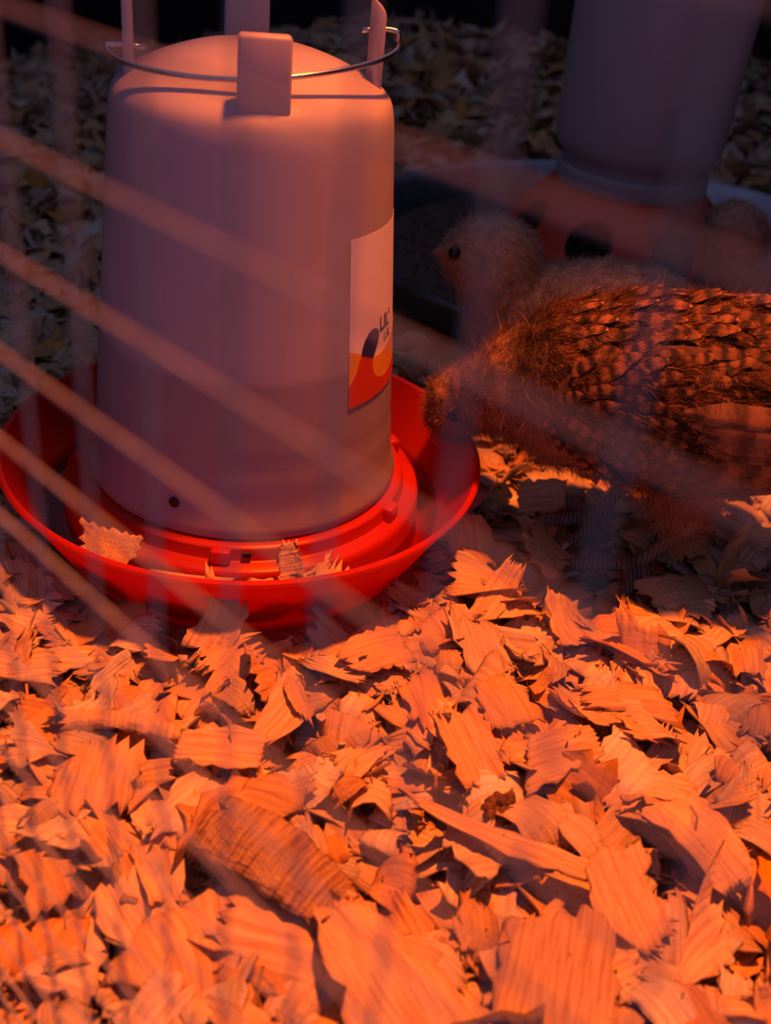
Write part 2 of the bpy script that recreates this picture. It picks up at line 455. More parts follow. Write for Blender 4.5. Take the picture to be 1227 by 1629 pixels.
    # vent hole low on the jug
    a = math.atan2(-0.0595, -0.0150)
    c = Matrix.Rotation(a, 4, 'Z') @ Matrix.Translation((jug_r(0.047), 0, 0.0465)) @ Matrix.Rotation(math.pi/2, 4, 'Y')
    bm = bmesh.new(); bmesh.ops.create_cone(bm, cap_ends=True, segments=20, radius1=0.0023, radius2=0.0021, depth=0.0012, matrix=c)
    v = bm_obj('vent_hole', bm, MAT['dark'], W, True); v['label'] = 'small dark vent hole'
    return W
waterer = build_waterer()

# printed label on the jug
def wrap(bm, off):
    for v in bm.verts:
        th, z = v.co.x, v.co.y
        r = jug_r(z)+off
        v.co = Vector((r*math.sin(th), -r*math.cos(th), z))
def slice_bm(bm, step):
    xs = [v.co.x for v in bm.verts]; x = min(xs)+step
    while x < max(xs):
        bmesh.ops.bisect_plane(bm, geom=bm.verts[:]+bm.edges[:]+bm.faces[:], plane_co=(x, 0, 0), plane_no=(1, 0, 0)); x += step
def thick(bm, d):
    ret = bmesh.ops.extrude_face_region(bm, geom=bm.faces[:])
    for v in [g for g in ret['geom'] if isinstance(g, bmesh.types.BMVert)]:
        n = Vector((v.co.x, v.co.y, 0)).normalized(); v.co += n*d
def interp(pts, x):
    for (x0, y0), (x1, y1) in zip(pts[:-1], pts[1:]):
        if x <= x1: return y0+(y1-y0)*(x-x0)/(x1-x0)
    return pts[-1][1]
def decal(name, lo, hi, mat, off, parent, label=None):
    """printed area between two curves z(angle) wrapped on the jug"""
    xs = sorted(set([round(p[0], 4) for p in lo+hi]+[round(lo[0][0]+k*0.03, 4) for k in range(int((lo[-1][0]-lo[0][0])/0.03)+1)]))
    xs = [x for x in xs if lo[0][0]-1e-6 <= x <= lo[-1][0]+1e-6]
    V, F = [], []
    for x in xs:
        for t in (0, 0.5, 1):
            z = interp(lo, x)*(1-t)+interp(hi, x)*t
            rr = jug_r(z)+off; V.append((rr*math.sin(x), -rr*math.cos(x), z))
    for i in range(len(xs)-1):
        for t in (0, 1):
            q = i*3+t; F.append((q, q+3, q+4, q+1))
    o = mesh_obj(name, V, F, mat, parent, False)
    so = o.modifiers.new('film', 'SOLIDIFY'); so.thickness = 0.00005; so.offset = 0
    if label: o['label'] = label
    return o
Z0, Z1, A0, A1 = 0.0827, 0.1462, 0.892, 2.75
flat = [(A0, Z0), (A1, Z0)]
lab = decal('paper_label', flat, [(A0, Z1), (A1, Z1)], MAT['white_print'], 0.00012, waterer, 'white printed label with yellow, red and navy shapes')
ytop = [(A0, 0.1052), (0.95, 0.1040), (1.011, 0.1022), (1.076, 0.1004), (1.145, 0.0990), (1.22, 0.0985), (1.32, 0.0990), (1.45, 0.1010), (1.7, 0.105), (2.1, 0.103), (2.4, 0.099), (A1, 0.101)]
decal('label_print', flat, ytop, MAT['yellow'], 0.00022, lab)
rtop = [(A0, 0.0917), (0.934, 0.0940), (0.968, 0.0967), (0.989, 0.0998), (1.011, 0.1022), (1.076, 0.1004), (1.138, 0.0990), (1.1405, 0.0965), (1.146, 0.0936), (1.183, 0.0906), (1.251, 0.0888), (1.332, 0.0882), (1.42, 0.0890), (1.5, 0.0903), (1.9, 0.0915), (2.3, 0.094), (A1, 0.090)]
decal('label_print', flat, rtop, MAT['label_red'], 0.00034, lab)
decal('label_print', [(1.009, 0.1022), (1.076, 0.1004), (1.145, 0.0990), (1.178, 0.1018), (1.208, 0.1041), (1.223, 0.1066)],
      [(1.009, 0.1024), (1.022, 0.1052), (1.048, 0.1076), (1.089, 0.1096), (1.115, 0.1101), (1.144, 0.1103), (1.17, 0.1101), (1.195, 0.1095), (1.215, 0.1084), (1.223, 0.1068)], MAT['navy'], 0.00040, lab)
def label_text(txt, a, z, h, mat, bold):
    cu = bpy.data.curves.new('label_lettering', 'FONT'); cu.body = txt; cu.size = 1.0; cu.offset = bold; cu.resolution_u = 3
    to = bpy.data.objects.new('label_lettering', cu); C.objects.link(to)
    bpy.context.view_layer.update()
    me = bpy.data.meshes.new_from_object(to.evaluated_get(bpy.context.evaluated_depsgraph_get()))
    bpy.data.objects.remove(to)
    bm = bmesh.new(); bm.from_mesh(me)
    ys = [v.co.y for v in bm.verts]; s = h/(max(ys)-min(ys)); y0 = min(ys)
    slice_bm(bm, 0.03*0.056/s)
    for v in bm.verts:
        v.co = Vector((a+v.co.x*s/0.056, z+(v.co.y-y0)*s, 0))
    wrap(bm, 0.00022); thick(bm, 0.00005)
    bm_obj('label_lettering', bm, mat, lab)
label_text("LIL'", 1.235, 0.1072, 0.0060, MAT['black'], 0.022)
label_text("1.5L", 1.30, 0.1022, 0.0034, MAT['navy'], 0.010)

# ------------------------------------------------------------------ feeder in its metal pan
PC = (0.215, 0.365)
def build_feeder():
    pan = thing('metal_pan', 'wide shallow grey metal pan of feed under the red feeder', 'pan', (0, 0, 0))
    R = 0.206
    lathe('pan_body', [(0, 0.000), (R-0.03, 0.000), (R-0.020, 0.003), (R-0.004, 0.028), (R, 0.0305), (R+0.003, 0.0315), (R+0.0042, 0.0300), (R+0.0040, 0.0280), (R+0.0018, 0.0275),
                       (R+0.0022, 0.0295), (R, 0.0295), (R-0.003, 0.027), (R-0.019, 0.0015), (R-0.03, -0.0012), (0, -0.0012)], MAT['pan'], pan, 128, (PC[0], PC[1], 0.002))
    # feed crumbs lying in it
    rng = random.Random(5)
    bm = bmesh.new()
    bmesh.ops.create_circle(bm, cap_ends=True, cap_tris=True, segments=64, radius=R-0.014, matrix=Matrix.Translation((PC[0], PC[1], 0.011)))
    for i in range(2600):
        a = rng.uniform(0, 6.283); r = (R-0.018)*math.sqrt(rng.random())
        x, y = PC[0]+r*math.cos(a), PC[1]+r*math.sin(a)
        s = rng.uniform(0.0012, 0.0034)
        m = Matrix.Translation((x, y, 0.0115)) @ Matrix.Rotation(rng.uniform(0, 6), 4, (rng.random(), rng.random(), 1)) @ Matrix.Diagonal((s, s*0.8, s*0.6, 1))
        bmesh.ops.create_cube(bm, size=1, matrix=m)
    f = bm_obj('feed', bm, MAT['feed'], pan); f['kind'] = 'stuff'; f['label'] = 'dark crumbled feed lying in the pan'
    F = thing('chick_feeder', 'red domed chick feeder with round holes and an upturned milky jar', 'feeder')
    cx, cy = 0.190, 0.345
    prof = smooth_profile([(0.0475, 0.0800), (0.0520, 0.0770), (0.0600, 0.0690), (0.0700, 0.0570), (0.0800, 0.0430), (0.0870, 0.0330), (0.0900, 0.0260)], 6)
    cum = [0]
    for i in range(1, len(prof)): cum.append(cum[-1]+math.hypot(prof[i][0]-prof[i-1][0], prof[i][1]-prof[i-1][1]))
    L = cum[-1]
    def at(t):
        s = t*L
        for i in range(1, len(cum)):
            if s <= cum[i]+1e-9:
                k = (s-cum[i-1])/(cum[i]-cum[i-1]); a, b = prof[i-1], prof[i]
                return a[0]+(b[0]-a[0])*k, a[1]+(b[1]-a[1])*k
        return prof[-1]
    V, Fc = [], []
    tc, hr = 0.50, 0.0150
    nb, ns = 48, 5
    for s in range(8):
        base = len(V)
        mid = -math.pi/2+math.radians(22.5)+s*math.pi/4
        for q in range(ns+1):
            for k in range(nb):
                b = 2*math.pi*k/nb
                # square boundary point at angle b
                c, d = math.cos(b), math.sin(b); m_ = max(abs(c), abs(d)); sx, sy = c/m_, d/m_
                th_s = sx*math.pi/8; t_s = tc+sy*0.5
                rm = at(tc)[0]
                th_h = c*hr/rm; t_h = tc+d*hr/L*1.05
                f_ = q/ns
                th = th_h+(th_s-th_h)*f_; t = min(1, max(0, t_h+(t_s-t_h)*f_))
                r, z = at(t)
                V.append((cx+r*math.cos(mid+th), cy+r*math.sin(mid+th), z))
        for q in range(ns):
            for k in range(nb):
                k2 = (k+1) % nb
                Fc.append((base+q*nb+k, base+q*nb+k2, base+(q+1)*nb+k2, base+(q+1)*nb+k))
    dome = mesh_obj('feeder_dome', V, Fc, MAT['feeder_red'], F)
    bm = bmesh.new(); bm.from_mesh(dome.data); bmesh.ops.remove_doubles(bm, verts=bm.verts, dist=2e-5); bmesh.ops.recalc_face_normals(bm, faces=bm.faces)
    bm.to_mesh(dome.data); bm.free()
    so = dome.modifiers.new('thickness', 'SOLIDIFY'); so.thickness = 0.0022; so.offset = -1
    dome['label'] = 'red plastic dome pierced by a ring of round feeding holes'
    lathe('feeder_skirt', [(0.0895, 0.0265), (0.0915, 0.0255), (0.0925, 0.0135), (0.0905, 0.0130), (0.0885, 0.0245), (0.0895, 0.0265)], MAT['feeder_red'], F, 96, (cx, cy, 0))
    lathe('jar_collar', [(0.0440, 0.0780), (0.0480, 0.0780), (0.0498, 0.0790), (0.0505, 0.0820), (0.0500, 0.0890), (0.0485, 0.0905), (0.0440, 0.0905), (0.0440, 0.0780)], MAT['jar'], F, 96, (cx, cy, 0))
    jp = [(0.0445, 0.0890), (0.0450, 0.0935)]+smooth_profile([(0.0465, 0.0960), (0.0510, 0.1000), (0.0540, 0.1060), (0.0552, 0.1150)], 4)+[(0.0556, 0.15), (0.0568, 0.20), (0.0582, 0.26)]+smooth_profile([(0.0582, 0.2620), (0.0570, 0.2690), (0.0530, 0.2740), (0.03, 0.2765), (0, 0.277)], 4)
    j = lathe('jar', jp, MAT['jar'], F, 96, (cx, cy, 0)); j['label'] = 'upturned milky white feed jar'
build_feeder()

# ------------------------------------------------------------------ cage front of half-inch welded wire mesh (camera looks through it)
def build_cage():
    hd = Vector((math.sin(yaw), math.cos(yaw), 0)); lf = Vector((-hd.y, hd.x, 0)); phi = math.radians(42)
    h = lf*math.cos(phi)+hd*math.sin(phi)
    nrm = Vector((h.y, -h.x, 0))
    p0 = Vector((CAM.x, CAM.y, 0))+hd*0.07
    t0, t1 = -0.1326, 0.50
    G = thing('wire_cage_front', 'half inch welded wire mesh cage front, close and out of focus', 'cage front', tuple(p0))
    rw = 0.00032; s = 0.0127
    ztop = 0.2701-0.018+s*9
    cyl = None
    def wire_mesh(name, L):
        V, Fc = [], []; n = 8
        for e in (0, 1):
            for k in range(n):
                a = 2*math.pi*k/n; V.append((rw*math.cos(a), rw*math.sin(a), e*L))
        for k in range(n): Fc.append((k, (k+1) % n, n+(k+1) % n, n+k))
        Fc.append(tuple(range(n-1, -1, -1))); Fc.append(tuple(range(n, 2*n)))
        me = bpy.data.meshes.new(name); me.from_pydata(V, [], Fc); me.materials.append(MAT['wire'])
        me.polygons.foreach_set('use_smooth', [True]*len(me.polygons)); return me
    hm = wire_mesh('horizontal_wire', t1-t0)
    zs = []
    z = ztop
    while z > 0.001: zs.append(z); z -= s
    vm = wire_mesh('vertical_wire', ztop+0.004)
    q = h.to_track_quat('Z', 'Y').to_euler()
    for z in zs:
        o = bpy.data.objects.new('horizontal_wire', hm); o.location = h*t0+Vector((0, 0, z)); o.rotation_euler = q; link(o, G)
    t = 0.0198-12*s
    while t < t1:
        o = bpy.data.objects.new('vertical_wire', vm); o.location = h*t+nrm*(rw*1.7)+Vector((0, 0, -0.004)); link(o, G); t += s
build_cage()
# ------------------------------------------------------------------ pine shavings
rngs = np.random.default_rng(11)
def shaving_batch(n, nu, nv, rng, Lr=(0.012, 0.030), Wr=(0.007, 0.016), curl=(0.0, 1.0), L=None, W=None, kap=None, twist=None, tooth=0.11, thickness=0.00035):
    """n curled flakes with ragged ends: returns verts (n, 2*nu*nv, 3), uv per vert, faces of one flake"""
    L = rng.uniform(*Lr, n) if L is None else np.full(n, L)
    W = rng.uniform(*Wr, n) if W is None else np.full(n, W)
    ang = rng.uniform(*curl, n)**1.5*2.6*rng.choice([-1, 1], n, p=[0.68, 0.32]) if kap is None else np.full(n, kap)
    tw = rng.normal(0, 0.35, n) if twist is None else np.full(n, twist)
    u = np.linspace(-0.5, 0.5, nu); v = np.linspace(-0.5, 0.5, nv)
    U, Vv = np.meshgrid(u, v, indexing='ij')
    U = np.broadcast_to(U, (n, nu, nv)).copy(); Vv = np.broadcast_to(Vv, (n, nu, nv)).copy()
    # ragged ends: saw-toothed, slanted
    sl = rng.normal(0, 0.16, (n, 2, 1))
    tz = rng.uniform(-tooth, tooth, (n, 2, nv)) + tooth*0.5*np.where(np.arange(nv) % 2, 1, -1)*rng.uniform(0.2, 1.2, (n, 2, 1)) + sl*v[None, None, :]
    wgt0 = np.clip(1-(U+0.5)/0.35, 0, 1); wgt1 = np.clip((U-0.5)/0.35+1, 0, 1)
    U = U + wgt0*tz[:, 0][:, None, :] + wgt1*tz[:, 1][:, None, :]
    # wavy long sides and taper
    tap = 1+rng.normal(0, 0.28, (n, 1, 1))*U*1.6 - np.abs(rng.normal(0, 0.22, (n, 1, 1)))*(U*2)**2*0.5
    side = rng.normal(0, 0.05, (n, nu, 1))*np.abs(Vv*2)
    bow = rng.normal(0, 0.12, (n, 1, 1))*(U*2)**2
    X0 = U*L[:, None, None]; Y0 = (Vv*tap + side*np.sign(Vv) + bow)*W[:, None, None]
    a = ang[:, None, None] + 1e-3
    k = a/L[:, None, None]
    skew = rng.normal(0, 0.25, (n, 1, 1)) if kap is None else 0.0
    s = X0 + Y0*skew
    x = np.sin(k*s)/k - Y0*skew; z = (1-np.cos(k*s))/k
    # cross curl and twist, small flutter
    cc = rng.normal(0, 0.35, (n, 1, 1))
    z = z + cc*(Y0**2)/W[:, None, None] + rng.normal(0, 0.02, (n, nu, nv))*W[:, None, None]*0.6
    t = tw[:, None, None]*U*2
    y = Y0*np.cos(t) - z*np.sin(t)*0.3; z = z + Y0*np.sin(t)
    P = np.stack([x, y, z], -1); P -= P.mean((1, 2), keepdims=True)
    du = np.gradient(P, axis=1); dv = np.gradient(P, axis=2)
    nr = np.cross(du, dv); nr /= np.linalg.norm(nr, axis=-1, keepdims=True)+1e-12
    B = P - nr*thickness
    verts = np.concatenate([P.reshape(n, -1, 3), B.reshape(n, -1, 3)], 1)
    off = rng.uniform(0, 5, (n, 1, 1))
    uv = np.stack([X0+off, Y0+off*1.7], -1).reshape(n, -1, 2); uv = np.concatenate([uv, uv+0.3], 1)
    F = []; m = nu*nv
    for i in range(nu-1):
        for j in range(nv-1):
            q = i*nv+j
            F.append((q, q+nv, q+nv+1, q+1)); F.append((m+q, m+q+1, m+q+nv+1, m+q+nv))
    ring = [j for j in range(nv)] + [i*nv+nv-1 for i in range(1, nu)] + [(nu-1)*nv+j for j in range(nv-2, -1, -1)] + [i*nv for i in range(nu-2, 0, -1)]
    for q in range(len(ring)):
        a_, b_ = ring[q], ring[(q+1) % len(ring)]
        F.append((a_, b_, m+b_, m+a_))
    return verts, uv, np.array(F), L, W, ang
def euler_mats(yawa, ta, tdir):
    """yaw about z, then tilt by ta about a horizontal axis at angle tdir"""
    n = len(yawa)
    cz, sz = np.cos(yawa), np.sin(yawa); Z = np.zeros(n); O = np.ones(n)
    Rz = np.stack([np.stack([cz, -sz, Z], -1), np.stack([sz, cz, Z], -1), np.stack([Z, Z, O], -1)], 1)
    ax = np.stack([np.cos(tdir), np.sin(tdir), Z], -1); c, s = np.cos(ta)[:, None, None], np.sin(ta)[:, None, None]
    K = np.zeros((n, 3, 3)); K[:, 0, 2] = ax[:, 1]; K[:, 1, 2] = -ax[:, 0]; K[:, 2, 0] = -ax[:, 1]; K[:, 2, 1] = ax[:, 0]
    A = np.eye(3)[None]*c + s*K + (1-c)*ax[:, :, None]*ax[:, None, :]
    return A @ Rz
def tints(n, rng):
    b = rng.uniform(0.74, 1.18, n); warm = rng.normal(0.0, 0.16, n)
    return np.stack([np.minimum(b, 1.12), b*(1-warm*0.8), b*(1-warm*2.2+0.08), np.ones(n)], -1)
def fast_mesh(name, verts, faces, uv, tint, mat, smooth=True):
    me = bpy.data.meshes.new(name)
    nv = len(verts); nf = len(faces)
    me.vertices.add(nv); me.vertices.foreach_set('co', np.ascontiguousarray(verts, dtype=np.float32).ravel())
    k = faces.shape[1]
    me.loops.add(nf*k); me.loops.foreach_set('vertex_index', np.ascontiguousarray(faces, dtype=np.int32).ravel())
    me.polygons.add(nf); me.polygons.foreach_set('loop_start', np.arange(0, nf*k, k, dtype=np.int32))
    me.polygons.foreach_set('use_smooth', np.full(nf, smooth))
    if uv is not None:
        l = me.uv_layers.new(name='UVMap'); l.data.foreach_set('uv', np.ascontiguousarray(uv[faces.ravel()], dtype=np.float32).ravel())
    at = me.color_attributes.new('tint', 'FLOAT_COLOR', 'POINT'); at.data.foreach_set('color', np.ascontiguousarray(tint, dtype=np.float32).ravel())
    me.materials.append(mat); me.update(calc_edges=True); me.validate()
    return me
def in_view(x, y, z, margin):
    d = Vector((x, y, z))-CAM; dz = d.dot(fw)
    if dz < 0.05: return False
    px = 613.5+FPX*d.dot(r2)/dz; py = 814.5-FPX*d.dot(u2)/dz
    return -margin < px < 1227+margin and -margin < py < 1629+margin
FEET = [(0.166, -0.020), (0.146, 0.012)]
def clear(x, y, z, L, top):
    d = math.hypot(x, y)
    if d < 0.079+0.5*L*(0.75 if z < 0.008 else 1.0)+max(0, z)*0.6: return False
    dp = math.hypot(x-PC[0], y-PC[1])
    if dp < 0.215+0.35*L and z > -0.004: return False
    if dp < 0.19: return False
    if top:
        for fx, fy in FEET:
            if math.hypot(x-fx+0.01, y-fy) < 0.032: return False
    return True
INFO = {}
def scatter(n, rng, box, zr, Lr, Wr, nu, nv, tilt, top, margin=260, dens=None):
    pos, Ls = [], []
    tries = 0
    while len(pos) < n and tries < n*30:
        tries += 1
        x = rng.uniform(box[0], box[1]); y = rng.uniform(box[2], box[3])
        if dens is not None and rng.random() > dens(x, y): continue
        L = rng.uniform(*Lr); z = ground(x, y)+0.006+rng.uniform(*zr)
        if not clear(x, y, z-ground(x, y)-0.006, L, top) or not in_view(x, y, z, margin): continue
        pos.append((x, y, z)); Ls.append(L)
    n = len(pos)
    v, uv, F, L, W, ang = shaving_batch(n, nu, nv, rng, Lr, Wr)
    sc = (np.array(Ls)/L)[:, None, None]; v = v*sc
    INFO['a'] = (np.array(Ls), W*sc[:, 0, 0], np.abs(ang))
    ta = np.abs(rng.normal(0, tilt, n)); big = rng.random(n) < 0.10; ta[big] += rng.uniform(0.3, 0.7, big.sum())
    R = euler_mats(rng.uniform(0, 6.283, n), np.minimum(ta, 1.1), rng.uniform(0, 6.283, n))
    INFO['t'] = ta
    return v, uv, F, R, np.array(pos), tints(n, rng)
def stuff_mesh(name, parts, label):
    VV, UU, FF, TT = [], [], [], []; base = 0
    for v, uv, F, R, pos, tn in parts:
        n, m, _ = v.shape
        w_ = np.einsum('nij,nmj->nmi', R, v)+pos[:, None, :]
        VV.append(w_.reshape(-1, 3)); UU.append(uv.reshape(-1, 2)); TT.append(np.repeat(tn, m, axis=0))
        FF.append((F[None]+(np.arange(n)*m)[:, None, None]).reshape(-1, 4)+base); base += n*m
    me = fast_mesh(name, np.concatenate(VV), np.concatenate(FF), np.concatenate(UU), np.concatenate(TT), MAT['wood'])
    o = link(bpy.data.objects.new(name, me)); tag(o, label, 'wood shavings', None, 'stuff'); return o
near = (-0.40, 0.44, -0.36, 0.16)
parts = [scatter(4000, rngs, near, (-0.006, 0.004), (0.010, 0.026), (0.006, 0.014), 5, 5, 0.30, False, 650),
         scatter(2500, rngs, near, (0.001, 0.010), (0.008, 0.026), (0.004, 0.013), 6, 6, 0.34, True, 650),
         scatter(1100, rngs, near, (0.004, 0.012), (0.007, 0.020), (0.0015, 0.004), 6, 4, 0.40, True, 650),
         scatter(4600, rngs, (-0.42, 0.44, 0.10, 0.96), (-0.004, 0.012), (0.018, 0.046), (0.008, 0.022), 4, 4, 0.42, False, 600),
         scatter(800, rngs, (-0.40, -0.05, -0.10, 0.30), (0.0, 0.012), (0.012, 0.032), (0.006, 0.016), 5, 5, 0.40, True, 200)]
stuff_mesh('wood_shavings', parts, 'loose deep bed of pale curled pine shavings covering the floor')

# the shavings that show largest, each one a thing of its own
ZONES = [(lambda x, y: y > -0.055 and x < 0, 'left of the red tray', 'shavings left of the drinking tray'),
         (lambda x, y: y > -0.075 and x < 0.11, 'against the front of the red tray', 'shavings against the tray front'),
         (lambda x, y: y > -0.055 and x < 0.17, 'beside the brown chick\'s feet, tray side', 'shavings between chick feet and tray'),
         (lambda x, y: y > -0.055, 'under the brown chick\'s tail, right side', 'shavings under the brown chick'),
         (lambda x, y: y > -0.105 and x < 0.09, 'a little in front of the tray', 'shavings in front of the tray'),
         (lambda x, y: y > -0.105, 'a little in front of the brown chick', 'shavings in front of the brown chick'),
         (lambda x, y: y > -0.155 and x < 0.04, 'left of centre in the bedding', 'shavings left of centre'),
         (lambda x, y: y > -0.155 and x < 0.12, 'in the middle of the open bedding', 'shavings in the middle'),
         (lambda x, y: y > -0.155, 'right of the dark dropping', 'shavings right of the dropping'),
         (lambda x, y: x < 0.05, 'behind the wire mesh, lower left', 'shavings behind the mesh at lower left'),
         (lambda x, y: x < 0.11, 'near the bark shaving, bottom centre', 'shavings at bottom centre'),
         (lambda x, y: True, 'in the nearest bedding, lower right', 'shavings at lower right')]
def describe(L, W, ang, ta, tn):
    size = 'small' if L < 0.019 else 'large' if L > 0.0255 else 'medium'
    q = W/L; shape = 'narrow' if q < 0.48 else 'squarish' if q > 0.75 else 'oblong'
    curl = 'flat' if ang < 0.35 else 'tightly curled' if ang > 1.5 else 'curved'
    tone = 'dull' if tn[0] < 0.88 else 'bright' if tn[0] > 1.02 else 'pale'
    lie = ', tipped up,' if ta > 0.34 else ''
    return '%s %s %s %s shaving%s ' % (size, tone, curl, shape, lie)
def add_shaving(v, uv, F, R, pos, tn, label, group, mat=None, name='wood_shaving'):
    me = fast_mesh(name, v, F, uv, np.repeat(tn[None], len(v), 0), mat or MAT['wood'])
    o = bpy.data.objects.new(name, me)
    m4 = Matrix([list(R[i])+[float(pos[i])] for i in range(3)]+[[0, 0, 0, 1]])
    o.matrix_world = m4
    return tag(link(o), label, 'wood shaving', group)
def individuals():
    v, uv, F, R, pos, tn = scatter(262, rngs, (-0.12, 0.31, -0.285, 0.05), (0.008, 0.0155), (0.014, 0.030), (0.009, 0.018), 8, 12, 0.22, True, 40,
                                   lambda x, y: 1.0)
    used = set()
    (Ls, Ws, an), tt = INFO['a'], INFO['t']
    for i in range(len(pos)):
        x, y, _ = pos[i]
        for f, l, g in ZONES:
            if f(x, y):
                d = describe(Ls[i], Ws[i], an[i], tt[i], tn[i])
                if d+l in used:
                    h = math.degrees(math.atan2(R[i][1, 0], R[i][0, 0])) % 180
                    d = d.rstrip(' ,')+(', crosswise, ' if h < 25 or h > 155 else ', slanting up right, ' if h < 70 else ', pointing away, ' if h < 110 else ', slanting up left, ')
                if len((d+l).split()) > 16: d = d.replace(', tipped up', '')
                used.add(d+l)
                add_shaving(v[i], uv[i], F, R[i], pos[i], tn[i], d+l, g); break
individuals()
def hero(x, y, z, L, W, heading, label, kap=0.5, tilt=0.1, tdir=0.0, twist=0.0, tint=(1, 1, 1), mat=None, tooth=0.07, seed=0, group=None, thickness=0.0005):
    rg = np.random.default_rng(100+seed)
    v, uv, F, _, _, _ = shaving_batch(1, 12, 14, rg, L=L, W=W, kap=kap, twist=twist, tooth=tooth, thickness=thickness)
    R = euler_mats(np.array([math.radians(heading)]), np.array([tilt]), np.array([math.radians(tdir)]))
    return add_shaving(v[0], uv[0], F, R[0], (x, y, z), np.array([*tint, 1.0]), label, group, mat)
hero(0.0508, -0.1945, 0.021, 0.026, 0.044, 62, 'large rolled shaving with cracked brown bark surface, the darkest big piece', -1.5, 0.16, 60, 0.1, (1, 1, 1), MAT['bark'], 0.05, 1, None, 0.0008)
hero(0.083, -0.226, 0.020, 0.050, 0.026, -50, 'broad smooth shaving with a rounded end at the bottom centre of the bedding', -0.55, 0.12, 20, 0.2, (1.02, 0.98, 0.94), None, 0.04, 2)
hero(0.126, -0.224, 0.021, 0.046, 0.030, 80, 'wide dull purplish brown shaving at the bottom edge, right of centre', 0.2, 0.10, 10, 0.0, (0.80, 0.72, 0.70), None, 0.05, 3)
hero(0.132, 0.0282, 0.017, 0.022, 0.016, 12, 'grey white square shaving tipped up between the tray and the chick feet', 0.15, 0.75, 0, 0.0, (1.05, 1.08, 1.12), None, 0.03, 4)
hero(0.1414, -0.0593, 0.015, 0.026, 0.020, -60, 'leaf shaped shaving with upturned pointed corner in front of the chick toes', 0.9, 0.30, 80, 0.4, (1.02, 0.96, 0.88), None, 0.05, 5)
hero(0.1752, -0.1649, 0.019, 0.032, 0.021, -48, 'ridged pale rectangular shaving near the right edge of the bedding', -0.4, 0.20, 40, 0.1, (1.08, 1.03, 1.0), None, 0.05, 6)
hero(0.1497, -0.1896, 0.020, 0.028, 0.019, -70, 'smooth pinkish oblong shaving with one squared end, standing proud at lower right', 0.2, 0.22, 30, 0.0, (0.98, 0.90, 0.88), None, 0.04, 7)
hero(0.1338, -0.1336, 0.018, 0.027, 0.017, 28, 'flat rectangular shaving with sharp corners lying across a grey one', -0.3, 0.18, 0, 0.1, (1.0, 0.92, 0.82), None, 0.03, 8)
hero(0.0104, -0.1000, 0.024, 0.026, 0.016, 72, 'ragged topped shaving standing up against the front of the tray', 0.2, 0.65, 0, 0.15, (0.98, 0.90, 0.82), None, 0.10, 9)
hero(0.0234, -0.1525, 0.018, 0.027, 0.016, 3, 'plain pale rectangular shaving lying flat in front of the tray', -0.2, 0.08, 0, 0.0, (1.08, 1.0, 0.92), None, 0.03, 10)
hero(-0.0107, -0.1475, 0.018, 0.011, 0.044, 92, 'long rolled tube shaped shaving at left in front of the tray', -3.0, 0.05, 0, 0.0, (1.05, 0.98, 0.92), None, 0.02, 11)
hero(0.114, -0.1737, 0.018, 0.060, 0.008, -14, 'long thin strip shaving lying just below the dark dropping', 0.2, 0.10, 90, 0.5, (1.05, 0.98, 0.92), None, 0.04, 12)
hero(0.0172, -0.1125, 0.017, 0.020, 0.018, 55, 'fan shaped splintered shaving beside the standing one at the tray', 0.4, 0.35, 20, 0.0, (1.0, 0.92, 0.8), None, 0.26, 13)
hero(0.1141, -0.112, 0.017, 0.022, 0.019, -60, 'rounded golden shaving with fine ribs in the middle of the bedding', -0.5, 0.18, 60, 0.0, (0.95, 0.82, 0.62), None, 0.05, 14)
hero(0.0330, -0.0775, 0.0365, 0.0085, 0.0190, 20, 'small pale curl of shaving standing in the tray against the jug collar', 0.5, 1.15, 10, 0.1, (1.06, 0.98, 0.92), None, 0.10, 15)
hero(0.0455, -0.0725, 0.0315, 0.015, 0.011, 60, 'splintered shaving floating in the tray beside the standing curl', 0.3, 0.45, 50, 0.0, (1.0, 0.9, 0.82), None, 0.25, 16)
hero(-0.0360, -0.0745, 0.031, 0.0170, 0.021, 80, 'wide grey shaving leaning in the shaded left part of the tray', 0.2, 0.70, -20, 0.0, (0.92, 0.90, 0.90), None, 0.06, 17)
hero(-0.0030, -0.0810, 0.0275, 0.030, 0.0095, 2, 'long wet shaving floating along the tray front under the jug', 0.2, 0.12, 0, 0.0, (0.85, 0.75, 0.7), None, 0.06, 18)
hero(0.0260, -0.0800, 0.0275, 0.016, 0.0085, -8, 'small wet shaving floating at the middle of the tray front', 0.2, 0.15, 40, 0.0, (0.95, 0.85, 0.8), None, 0.12, 19)
hero(0.1879, -0.033, 0.016, 0.032, 0.022, 25, 'broad grey brown shaving arched beside the brown chick\'s near foot', -1.1, 0.15, 40, 0.0, (0.95, 0.92, 0.92), None, 0.06, 20)
hero(0.1025, -0.1365, 0.018, 0.030, 0.018, -62, 'ribbed splinter ended shaving in the middle of the bedding', -0.2, 0.16, 30, 0.1, (1.0, 0.90, 0.78), None, 0.12, 21)
hero(0.2182, 0.0184, 0.018, 0.034, 0.013, -35, 'curved grey white shaving arching up at the right edge behind the foot', 1.3, 0.35, -30, 0.5, (1.05, 1.05, 1.08), None, 0.05, 22)
hero(0.0675, -0.0960, 0.018, 0.026, 0.017, 35, 'reddish shaving tucked under the right front of the tray', -0.4, 0.25, 45, 0.0, (0.98, 0.86, 0.76), None, 0.06, 23)
hero(0.1115, -0.0500, 0.016, 0.034, 0.012, 65, 'narrow curled shaving rising beside the tray rim', 0.9, 0.35, 0, 0.6, (1.0, 0.92, 0.86), None, 0.05, 24)
hero(0.1335, -0.0120, 0.016, 0.026, 0.021, -50, 'tan pointed shaving folded up in front of the chick\'s far foot', 1.0, 0.4, 70, 0.3, (0.98, 0.86, 0.74), None, 0.05, 25)

